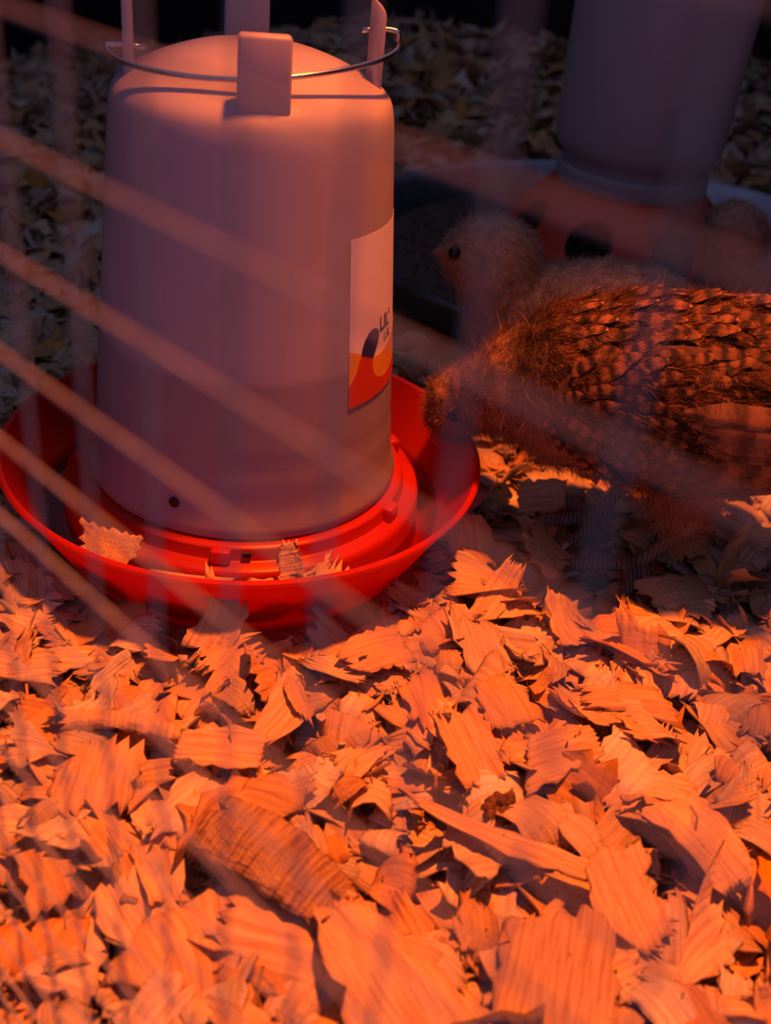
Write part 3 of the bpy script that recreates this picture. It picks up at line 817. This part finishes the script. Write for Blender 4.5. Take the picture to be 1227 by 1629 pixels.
# dark dropping and twig
def lump():
    bm = bmesh.new(); rg = random.Random(3)
    for i in range(16):
        m = Matrix.Translation((rg.uniform(-0.005, 0.005), rg.uniform(-0.004, 0.004), rg.uniform(0, 0.004)))
        bmesh.ops.create_icosphere(bm, subdivisions=2, radius=rg.uniform(0.0014, 0.0028), matrix=m)
    for v in bm.verts: v.co *= 1+0.2*noise.noise(v.co*900)
    o = bm_obj('dropping', bm, MAT['dropping'], None, True); o.location = (0.1125, -0.1590, 0.0115)
    tag(o, 'small dark brown crumbly dropping among the shavings', 'dropping')
lump()
tw = tube('twig', smooth_profile([(0.2180, 0.0730, 0.013), (0.2270, 0.0660, 0.017), (0.2400, 0.0560, 0.019), (0.2600, 0.0430, 0.018)], 5), [0.0006+0.0004*(i/15) for i in range(16)], MAT['twig'], None, 8)
tag(tw, 'thin dark twig lying on the bedding behind the brown chick', 'twig')
st = tube('straw', smooth_profile([(0.2050, 0.0600, 0.012), (0.2200, 0.0580, 0.016), (0.2420, 0.0555, 0.018)], 5), 0.0004, MAT['twig'], None, 6)
tag(st, 'fine dark stalk crossing the twig behind the brown chick', 'stalk')


# ------------------------------------------------------------------ chicks
def chain_bm(bm, pts, step=0.35, seg=14):
    """sweep of overlapping balls; pts = (x, y, z, r[, squash_y])"""
    for (a, b) in zip(pts[:-1], pts[1:]):
        pa, pb = Vector(a[:3]), Vector(b[:3]); n = max(2, int((pb-pa).length/(min(a[3], b[3])*step))+1)
        for i in range(n):
            t = i/(n-1); p = pa.lerp(pb, t); r = a[3]+(b[3]-a[3])*t
            bmesh.ops.create_icosphere(bm, subdivisions=2, radius=r, matrix=Matrix.Translation(p))
def remeshed(bm, voxel, smooth):
    me = bpy.data.meshes.new('tmp'); bm.to_mesh(me); bm.free()
    o = bpy.data.objects.new('tmp', me); C.objects.link(o)
    m = o.modifiers.new('r', 'REMESH'); m.mode = 'VOXEL'; m.voxel_size = voxel
    if smooth:
        s = o.modifiers.new('s', 'SMOOTH'); s.factor = 0.5; s.iterations = smooth
    bpy.context.view_layer.update()
    out = bpy.data.meshes.new_from_object(o.evaluated_get(bpy.context.evaluated_depsgraph_get()))
    bpy.data.objects.remove(o); bpy.data.meshes.remove(me)
    return out
def seg_dist(P, chain):
    best = np.full(len(P), 9.0)
    for a, b in zip(chain[:-1], chain[1:]):
        A = np.array(a[:3]); Bv = np.array(b[:3]); d = Bv-A
        t = np.clip(((P-A)@d)/(d@d), 0, 1)
        best = np.minimum(best, np.linalg.norm(P-(A+t[:, None]*d), axis=1)-(a[3]+(b[3]-a[3])*t))
    return best
def build_body(parent, fat, legs, colour, legmat):
    """one continuous skin of trunk, neck, head, legs and toes; colour(P, Nrm) -> rgb of the down"""
    bm = bmesh.new()
    for c in fat: chain_bm(bm, c)
    for c in legs: chain_bm(bm, c, 0.5)
    me = remeshed(bm, 0.00095, 6)
    me.name = 'body'
    n = len(me.vertices)
    P = np.empty(n*3, np.float32); me.vertices.foreach_get('co', P); P = P.reshape(-1, 3).astype(float)
    Nn = np.empty(n*3, np.float32); me.vertices.foreach_get('normal', Nn); Nn = Nn.reshape(-1, 3).astype(float)
    df = np.min([seg_dist(P, c) for c in fat], 0); dl = np.min([seg_dist(P, c) for c in legs], 0)
    isleg = (dl < df) & (df > 0.0012)
    col = np.concatenate([colour(P, Nn)*0.8, np.ones((n, 1))], 1)
    at = me.color_attributes.new('tint', 'FLOAT_COLOR', 'POINT'); at.data.foreach_set('color', col.astype(np.float32).ravel())
    me.materials.clear(); me.materials.append(MAT['skin']); me.materials.append(legmat)
    nf = len(me.polygons)
    fi = np.array([p.vertices[0] for p in me.polygons])
    me.polygons.foreach_set('material_index', isleg[fi].astype(np.int32))
    me.polygons.foreach_set('use_smooth', np.full(nf, True))
    o = link(bpy.data.objects.new('body', me), parent)
    return o, P, Nn, isleg
def build_down(parent, P, Nn, mask, n, rng, flow, lift, length, width, colour, name='down'):
    idx = np.where(mask)[0]
    pick = rng.choice(idx, n)
    p = P[pick]+rng.normal(0, 0.0004, (n, 3)); nr = Nn[pick]
    f = flow(p, nr); f = f-nr*(f*nr).sum(1, keepdims=True); f /= np.linalg.norm(f, axis=1, keepdims=True)+1e-9
    lf_ = lift if np.isscalar(lift) else lift(p)[:, None]
    d = f*(1-lf_)+nr*lf_+rng.normal(0, 0.30, (n, 3)); d /= np.linalg.norm(d, axis=1, keepdims=True)
    L = (length(p) if callable(length) else length)*rng.uniform(0.55, 1.25, n)
    s = np.cross(d, nr+rng.normal(0, 0.6, (n, 3))); s /= np.linalg.norm(s, axis=1, keepdims=True)+1e-9
    wd = width*rng.uniform(0.6, 1.3, n)
    b = p-nr*0.0003
    droop = rng.normal(0, 0.22, (n, 3))+np.array([0, 0, -0.12])
    m1 = b+d*L[:, None]*0.5; tp = b+d*L[:, None]+droop*L[:, None]*0.5
    V = np.stack([b-s*wd[:, None], b+s*wd[:, None], m1-s*wd[:, None]*0.7, m1+s*wd[:, None]*0.7, tp-s*wd[:, None]*0.15, tp+s*wd[:, None]*0.15], 1).reshape(-1, 3)
    F = np.array([[0, 1, 3, 2], [2, 3, 5, 4]])[None]+(np.arange(n)*6)[:, None, None]
    c = colour(p, nr)*rng.uniform(0.75, 1.2, (n, 1))
    col = np.concatenate([c, np.ones((n, 1))], 1)
    me = fast_mesh(name, V, F.reshape(-1, 4), None, np.repeat(col, 6, 0), MAT['down'])
    o = link(bpy.data.objects.new(name, me), parent); o['kind'] = 'stuff'
    return o
def beak_part(name, base, tip, up_, wid, hgt, parent, hook=0.0):
    base, tip, up_ = Vector(base), Vector(tip), Vector(up_).normalized()
    d = tip-base; side = d.normalized().cross(up_).normalized(); up_ = side.cross(d.normalized())
    V, F = [], []; n, m = 12, 7
    for i in range(m):
        t = i/(m-1); k = (1-t)**0.75+0.03
        c = base+d*t-up_*hook*t*t
        for q in range(n):
            a = 2*math.pi*q/n; V.append(c+side*math.cos(a)*wid*k+up_*math.sin(a)*hgt*k)
    for i in range(m-1):
        for q in range(n): F.append((i*n+q, i*n+(q+1) % n, (i+1)*n+(q+1) % n, (i+1)*n+q))
    F.append(tuple(range(n-1, -1, -1))); F.append(tuple((m-1)*n+q for q in range(n)))
    return mesh_obj(name, V, F, MAT['beak'], parent)
def eye_part(c, r, parent):
    bm = bmesh.new(); bmesh.ops.create_uvsphere(bm, u_segments=20, v_segments=14, radius=r, matrix=Matrix.Translation(c))
    return bm_obj('eye', bm, MAT['eye'], parent, True)
def claw_part(a, b, r, parent):
    return tube('claw', [a, tuple((Vector(a)+Vector(b))/2+Vector((0, 0, r*0.6))), b], [r, r*0.7, r*0.15], MAT['claw'], parent, 8)
def smix(a, b, t):
    t = np.clip(t, 0, 1)[:, None]; t = t*t*(3-2*t); return np.array(a)*(1-t)+np.array(b)*t
def vnoise(p, s, o=0.0):
    return np.array([noise.noise(Vector((q[0]*s+o, q[1]*s, q[2]*s))) for q in p])
crng = np.random.default_rng(77)

# --- brown chick drinking from the tray
def brown_chick():
    K = thing('chick', 'brown barred young chick bending its head down to drink from the tray', 'chick', (0, 0, 0), 'chicks in the brooder')
    by = 0.008
    trunk = [(0.118, by+0.003, 0.080, 0.026), (0.134, by, 0.083, 0.034), (0.160, by, 0.086, 0.0385), (0.192, by, 0.088, 0.0385), (0.222, by+0.002, 0.091, 0.031), (0.250, by+0.004, 0.096, 0.019), (0.268, by+0.005, 0.101, 0.010)]
    neck = [(0.122, by+0.004, 0.079, 0.025), (0.108, by+0.013, 0.071, 0.0195), (0.0975, by+0.021, 0.063, 0.0165), (0.0895, by+0.025, 0.0565, 0.0160), (0.0860, by+0.026, 0.0510, 0.0130)]
    th1 = [(0.178, by-0.012, 0.068, 0.022), (0.183, by-0.016, 0.052, 0.015), (0.187, by-0.017, 0.040, 0.0090), (0.1865, by-0.018, 0.032, 0.0055)]
    th2 = [(0.170, by+0.018, 0.068, 0.022), (0.168, by+0.020, 0.050, 0.014), (0.170, by+0.018, 0.038, 0.008)]
    leg1 = [(0.1868, by-0.018, 0.034, 0.0042), (0.181, by-0.019, 0.024, 0.0034), (0.172, by-0.021, 0.0135, 0.0034)]
    f1 = (0.171, by-0.021, 0.0130, 0.0036)
    toes1 = [[f1, (0.155, by-0.022, 0.0125, 0.0031), (0.1395, by-0.025, 0.0120, 0.0022)],
             [f1, (0.167, by-0.036, 0.0125, 0.0031), (0.161, by-0.050, 0.0120, 0.0022)],
             [f1, (0.181, by-0.036, 0.0125, 0.0028), (0.187, by-0.048, 0.0120, 0.0021)],
             [f1, (0.180, by-0.012, 0.0125, 0.0026), (0.186, by-0.006, 0.0120, 0.0020)]]
    leg2 = [(0.170, by+0.018, 0.038, 0.0042), (0.164, by+0.016, 0.027, 0.0034), (0.157, by+0.011, 0.0165, 0.0034)]
    f2 = (0.156, by+0.010, 0.0160, 0.0036)
    toes2 = [[f2, (0.142, by+0.004, 0.0155, 0.0031), (0.1300, by+0.001, 0.0150, 0.0022)],
             [f2, (0.146, by+0.018, 0.0155, 0.0030), (0.140, by+0.027, 0.0160, 0.0022)],
             [f2, (0.150, by-0.004, 0.0155, 0.0028), (0.143, by-0.012, 0.0140, 0.0021)],
             [f2, (0.166, by+0.013, 0.0155, 0.0026), (0.173, by+0.016, 0.0150, 0.0020)]]
    def colour(p, nr):
        c = np.tile(np.array([0.34, 0.20, 0.12]), (len(p), 1))
        n1 = vnoise(p, 130); n2 = vnoise(p, 320, 7)
        dark = np.clip((p[:, 2]-0.088)/0.02, 0, 1)*np.clip((p[:, 0]-0.095)/0.02, 0, 1)
        c = c*(1-dark[:, None])+np.array([0.22, 0.115, 0.055])*dark[:, None]
        stripe = np.clip((n1*1.8+n2*1.2), -0.6, 0.6)[:, None]
        c = c*(1+stripe*(0.35+0.6*dark[:, None]))
        belly = np.clip((0.062-p[:, 2])/0.02, 0, 1)*np.clip((p[:, 0]-0.10)/0.02, 0, 1)
        c = c*(1-belly[:, None])+np.array([0.46, 0.31, 0.22])*belly[:, None]
        # dark hackle where neck meets the shoulder
        hk = np.exp(-((p[:, 0]-0.113)/0.010)**2)*np.clip((p[:, 2]-0.075)/0.012, 0, 1)
        c = c*(1-0.65*hk[:, None])
        return np.clip(c, 0.01, 0.9)
    fat = [trunk, neck, th1, th2]; legs = [leg1, leg2]+toes1+toes2
    body, P, Nn, isleg = build_body(K, fat, legs, colour, MAT['leg_dark'])
    body['label'] = 'brown barred body with dark scaly legs and toes'
    eye_part((0.0862, by+0.0105, 0.0565), 0.0024, K); eye_part((0.0862, by+0.0410, 0.0565), 0.0024, K)
    hd_ = Vector((0.0800, by+0.0285, 0.0310)); hb = Vector((0.0835, by+0.0270, 0.0440))
    beak_part('upper_beak', hb, hd_, (-1, 0, 0.3), 0.0036, 0.0030, K, 0.001)
    beak_part('lower_beak', hb+Vector((0.0022, 0, 0.001)), hd_+Vector((0.0018, 0, 0.002)), (-1, 0, 0.3), 0.0030, 0.0018, K)
    for tset in (toes1, toes2):
        for t in tset:
            a, b = Vector(t[-1][:3]), Vector(t[-2][:3]); d = (a-b).normalized()
            claw_part(tuple(a), tuple(a+d*0.0055+Vector((0, 0, -0.0022))), 0.0016, K)
    flow = lambda p, nr: np.stack([np.full(len(p), 1.0), np.zeros(len(p)), np.where(p[:, 0] < 0.11, 0.55, -0.15)], 1)
    wing_zone = (P[:, 0] > 0.128) & (P[:, 1] < by-0.012) & (P[:, 2] > 0.062)
    okm = ~isleg
    lenf = lambda p: 0.0050+0.0035*np.clip((0.07-p[:, 2])/0.03, 0, 1)*np.clip((p[:, 0]-0.10)/0.03, 0, 1)
    liftf = lambda p: 0.40+0.15*np.clip((0.07-p[:, 2])/0.03, 0, 1)
    build_down(body, P, Nn, okm & ~wing_zone, 30000, crng, flow, liftf, lenf, 0.00016, colour)
    build_down(body, P, Nn, okm & ~wing_zone & (P[:, 2] > 0.05), 1200, crng, flow, 0.5, 0.011, 0.00008, lambda p, n_: np.tile(np.array([0.5, 0.30, 0.16]), (len(p), 1)), 'filoplume')
    # feathers ---------------------------------------------------------
    def feather_mesh(name, L, W, mat, camber, blunt, ns=7):
        V, F, U = [], [], []
        for i in range(ns+1):
            t = i/ns
            wd = W*(min(1, t/0.22+0.12))*(1-max(0, (t-blunt)/(1-blunt))**2*0.85)
            z = camber*L*math.sin(t*math.pi)*0.5
            for j in (-1, 0, 1):
                V.append((t*L, j*wd*0.5*(1 if j >= 0 else 0.9), z-abs(j)*wd*0.12)); U.append((0.5+0.5*j, t))
        for i in range(ns):
            for j in range(2):
                a = i*3+j; F.append((a, a+3, a+4, a+1))
        n = len(V)
        V += [(x, y, z-0.00018) for x, y, z in V]; U += U
        F += [tuple(n+q for q in reversed(f)) for f in F]
        me = bpy.data.meshes.new(name); me.from_pydata(V, [], F)
        l = me.uv_layers.new(name='UVMap')
        for lp in me.loops: l.data[lp.index].uv = U[lp.vertex_index]
        me.materials.append(mat); me.polygons.foreach_set('use_smooth', [True]*len(me.polygons)); return me
    def put(me, name, p, d, nrm, parent, lift_):
        d = Vector(d); nrm = Vector(nrm).normalized(); d = (d-nrm*d.dot(nrm)).normalized()
        d = (d+nrm*lift_).normalized(); s = nrm.cross(d).normalized(); n2 = d.cross(s)
        m = Matrix(((d.x, s.x, n2.x, p[0]), (d.y, s.y, n2.y, p[1]), (d.z, s.z, n2.z, p[2]), (0, 0, 0, 1)))
        o = bpy.data.objects.new(name, me); link(o, parent); o.matrix_local = m; return o
    rg = random.Random(21)
    # wing pad
    xc, zc, a_, c_, yb, bulge = 0.172, 0.088, 0.052, 0.031, by-0.0285, 0.0165
    def wsurf(x, z):
        q = max(0.02, 1-((x-xc)/a_)**2-((z-zc)/c_)**2)
        y = yb-bulge*math.sqrt(q)
        g = Vector((-(x-xc)/a_**2*bulge/math.sqrt(q), 0, -(z-zc)/c_**2*bulge/math.sqrt(q)))
        return Vector((x, y, z)), Vector((-g.x, -1, -g.z)).normalized()
    V, F = [], []
    nr_, na = 10, 40
    for i in range(nr_+1):
        for k in range(na):
            rr = 0.985*math.sin(i/nr_*math.pi/2); a = 2*math.pi*k/na
            x, z = xc+a_*rr*math.cos(a), zc+c_*rr*math.sin(a)
            V.append(wsurf(x, z)[0])
    for i in range(nr_):
        for k in range(na): F.append((i*na+k, i*na+(k+1) % na, (i+1)*na+(k+1) % na, (i+1)*na+k))
    base = len(V)
    for k in range(na):
        a = 2*math.pi*k/na; V.append(Vector((xc+a_*0.8*math.cos(a), yb+0.012, zc+c_*0.8*math.sin(a))))
    for k in range(na): F.append((nr_*na+k, nr_*na+(k+1) % na, base+(k+1) % na, base+k))
    wing = mesh_obj('wing', V, F, MAT['wing_skin'], K); wing['label'] = 'folded brown wing with rows of barred coverts and long flight feathers'
    cov = [feather_mesh('covert_feather', L, W, MAT['covert'], 0.10, 0.62) for L, W in ((0.0120, 0.0046), (0.0140, 0.0052), (0.0160, 0.0056))]
    fl = [feather_mesh('flight_feather', L, W, MAT['flight'], 0.05, 0.80, 9) for L, W in ((0.060, 0.0125), (0.066, 0.0120), (0.070, 0.0112))]
    bk = [feather_mesh('back_feather', L, W, MAT['backf'], 0.14, 0.55) for L, W in ((0.0110, 0.0054), (0.0130, 0.0062))]
    # long flight feathers, lowest first so that the upper ones overlap
    for k in range(9):
        t = k/8
        z = 0.0620+0.038*t; x = 0.163+0.012*math.sin(t*math.pi)+0.004*t
        p, n_ = wsurf(min(x, xc+a_*0.7), z)
        p = Vector((x, p.y-0.0010-0.0004*k, z))
        put(fl[k % 3], 'flight_feather', p, (1, 0.10, 0.06+0.20*(0.5-t)+rg.uniform(-0.03, 0.03)), (0.05, -1, 0.25), wing, 0.015)
    # coverts in rows from the tail end to the shoulder
    for row in range(11):
        x0 = 0.174-row*0.0060
        h = c_*math.sqrt(max(0.05, 1-((x0-xc)/a_)**2))*0.98
        m_ = max(5, int(2*h/0.0048))
        for k in range(m_):
            f_ = -1+2*(k+0.5*(row % 2)+0.25)/m_
            if abs(f_) > 0.98: continue
            z = zc+h*f_; x = x0-0.010*(f_**2)*(1 if row > 2 else -0.3)+rg.uniform(-0.001, 0.001)
            if ((x-xc)/a_)**2+((z-zc)/c_)**2 > 0.94: continue
            p, n_ = wsurf(x, z)
            sw = (1-min(1, max(0, (x-0.125)/0.045)))
            d = Vector((1, 0, f_*(0.25+1.1*sw)+rg.uniform(-0.15, 0.15)))
            put(rg.choice(cov), 'covert_feather', p+n_*(0.0006+0.00012*row), d, n_, wing, 0.05+rg.uniform(0, 0.04))
    # contour feathers over the back
    cand = np.where((Nn[:, 2] > 0.28) & (P[:, 0] > 0.122) & (P[:, 0] < 0.262) & (P[:, 1] < by+0.036) & ~isleg)[0]
    chosen = []
    order = crng.permutation(cand)
    for i in order:
        if all((P[i]-P[j])@(P[i]-P[j]) > 0.0046**2 for j in chosen): chosen.append(i)
        if len(chosen) > 230: break
    chosen.sort(key=lambda i: -P[i][0])
    for i in chosen:
        d = Vector((1, 0.25*(P[i][1]-by)/0.03+rg.uniform(-0.12, 0.12), -0.1))
        put(rg.choice(bk), 'back_feather', P[i]+Nn[i]*0.0012, d, Nn[i], body, 0.06+rg.uniform(0, 0.06))
    # tail
    for k in range(5):
        put(fl[0], 'tail_feather', Vector((0.236, by-0.008+0.005*k, 0.101)), (1, 0.10*(k-2), 0.20), (-0.2, 0, 1), body, 0.0)
    # wispy barbs over the wing
    def mottle(p, n_):
        k = np.clip(vnoise(p*np.array([1.0, 0.4, 1.6]), 210, 2)*2.2+crng.normal(0.35, 0.35, len(p)), 0, 1)[:, None]
        return np.array([0.025, 0.013, 0.009])*(1-k)+np.array([0.36, 0.165, 0.065])*k
    wp, wn = [], []
    for q in range(3000):
        x = crng.uniform(xc-a_*0.85, xc+a_*0.6); z = crng.uniform(zc-c_*0.85, zc+c_*0.85)
        if ((x-xc)/a_)**2+((z-zc)/c_)**2 < 0.9:
            p, n_ = wsurf(x, z); wp.append(p); wn.append(n_)
    wp, wn = np.array(wp), np.array(wn)
    build_down(wing, wp+wn*0.0015, wn, np.ones(len(wp), bool), 15000, crng, lambda p, n_: np.stack([np.ones(len(p)), np.zeros(len(p)), (p[:, 2]-zc)*25*(1-np.clip((p[:, 0]-0.125)/0.05, 0, 1))], 1), 0.10, 0.0070, 0.00012,
               mottle, 'filoplume')
    top = (Nn[:, 2] > 0.15) & (P[:, 0] > 0.118) & ~isleg
    build_down(body, P+Nn*0.0016, Nn, top, 18000, crng, flow, 0.10, 0.0060, 0.00013, mottle, 'filoplume')
brown_chick()

# --- pale chick behind it, head up and looking left
def pale_chick(name_label, trunk, neck, legs_fat, legs, eyes, beak, colour, n, length, flow):
    K = thing('chick', name_label, 'chick', (0, 0, 0), 'chicks in the brooder')
    body, P, Nn, isleg = build_body(K, [trunk, neck]+legs_fat, legs, colour, MAT['leg_pale'])
    for e, r in eyes: eye_part(e, r, K)
    beak_part('upper_beak', beak[0], beak[1], (0, 0, 1), 0.0042, 0.0032, K, 0.0015)
    b0, b1 = Vector(beak[0])+Vector((0, 0, -0.0022)), Vector(beak[1])+Vector((0.0022, 0, -0.0016))
    beak_part('lower_beak', b0, b1, (0, 0, 1), 0.0036, 0.0018, K)
    for t in legs:
        if len(t) == 3 and t[-1][3] < 0.0025:
            a, b = Vector(t[-1][:3]), Vector(t[-2][:3]); claw_part(tuple(a), tuple(a+(a-b).normalized()*0.005+Vector((0, 0, -0.002))), 0.0015, K)
    build_down(body, P, Nn, ~isleg, n, crng, flow, 0.42, length, 0.00018, colour)
    return K
def chick_leg(x, y, z0, fz):
    f = (x-0.008, y, fz+0.003, 0.0034)
    fat = [(x, y, z0, 0.017), (x+0.006, y, z0-0.018, 0.009)]
    return fat, [[(x+0.006, y, z0-0.018, 0.0042), f], [f, (x-0.020, y-0.006, fz+0.002, 0.0028), (x-0.031, y-0.009, fz+0.002, 0.0020)],
                 [f, (x-0.022, y+0.003, fz+0.002, 0.0028), (x-0.034, y+0.005, fz+0.002, 0.0020)], [f, (x-0.017, y+0.011, fz+0.002, 0.0028), (x-0.026, y+0.019, fz+0.002, 0.0020)],
                 [f, (x+0.003, y, fz+0.002, 0.0024), (x+0.008, y, fz+0.002, 0.0018)]]
def pale_col(p, nr):
    c = np.tile(np.array([0.60, 0.47, 0.34]), (len(p), 1))
    n1 = vnoise(p, 60); n2 = vnoise(p, 190, 3)
    c = c*(1+0.22*n1[:, None]+0.22*n2[:, None])
    g = np.exp(-((p[:, 0]-0.118)/0.016)**2)*np.clip((p[:, 2]-0.06)/0.02, 0, 1)
    return np.clip(c*(1-0.25*g[:, None])+np.array([0.02, 0.03, 0.0])*g[:, None], 0.01, 0.95)
l1, g1 = chick_leg(0.150, 0.116, 0.046, 0.008); l2, g2 = chick_leg(0.152, 0.146, 0.046, 0.008)
pale_chick('pale buff chick standing with its head raised, looking left beside the feed pan',
           [(0.112, 0.130, 0.058, 0.0245), (0.130, 0.130, 0.060, 0.0300), (0.155, 0.131, 0.063, 0.0320), (0.178, 0.131, 0.069, 0.0250), (0.193, 0.131, 0.076, 0.0120)],
           [(0.114, 0.130, 0.063, 0.0250), (0.105, 0.130, 0.075, 0.0225), (0.099, 0.130, 0.088, 0.0232), (0.092, 0.130, 0.090, 0.0195), (0.083, 0.130, 0.0905, 0.0125)],
           [l1, l2], g1+g2, [((0.0785, 0.1165, 0.0945), 0.0032), ((0.0785, 0.1435, 0.0945), 0.0032)], ((0.0765, 0.130, 0.0915), (0.0665, 0.130, 0.0895)),
           pale_col, 22000, lambda p: 0.0048+0.003*np.clip((0.06-p[:, 2])/0.03, 0, 1), lambda p, nr: np.stack([np.ones(len(p)), np.zeros(len(p)), np.full(len(p), -0.35)], 1))

# --- third chick at the right edge, seen from behind, standing in the pan
def buff_col(p, nr):
    c = np.tile(np.array([0.58, 0.40, 0.29]), (len(p), 1))
    n1 = vnoise(p, 70, 5); n2 = vnoise(p, 200, 9)
    return np.clip(c*(1+0.25*n1[:, None]+0.22*n2[:, None]), 0.01, 0.95)
l1, g1 = chick_leg(0.268, 0.192, 0.050, 0.0135); l2, g2 = chick_leg(0.268, 0.222, 0.050, 0.0135)
pale_chick('fluffy buff chick standing in the feed pan at the right edge',
           [(0.240, 0.206, 0.064, 0.0225), (0.256, 0.206, 0.064, 0.0290), (0.282, 0.206, 0.066, 0.0300), (0.305, 0.206, 0.072, 0.0220), (0.320, 0.206, 0.078, 0.0100)],
           [(0.242, 0.206, 0.068, 0.0225), (0.235, 0.206, 0.080, 0.0180), (0.2325, 0.206, 0.093, 0.0180), (0.2315, 0.216, 0.094, 0.0150), (0.2310, 0.224, 0.0935, 0.0105)],
           [l1, l2], g1+g2, [((0.2190, 0.2190, 0.0965), 0.0029), ((0.2440, 0.2190, 0.0965), 0.0029)], ((0.2310, 0.2300, 0.0935), (0.2310, 0.2410, 0.0915)),
           buff_col, 16000, 0.0050, lambda p, nr: np.stack([np.full(len(p), 0.7), np.full(len(p), -0.5), np.full(len(p), -0.4)], 1))
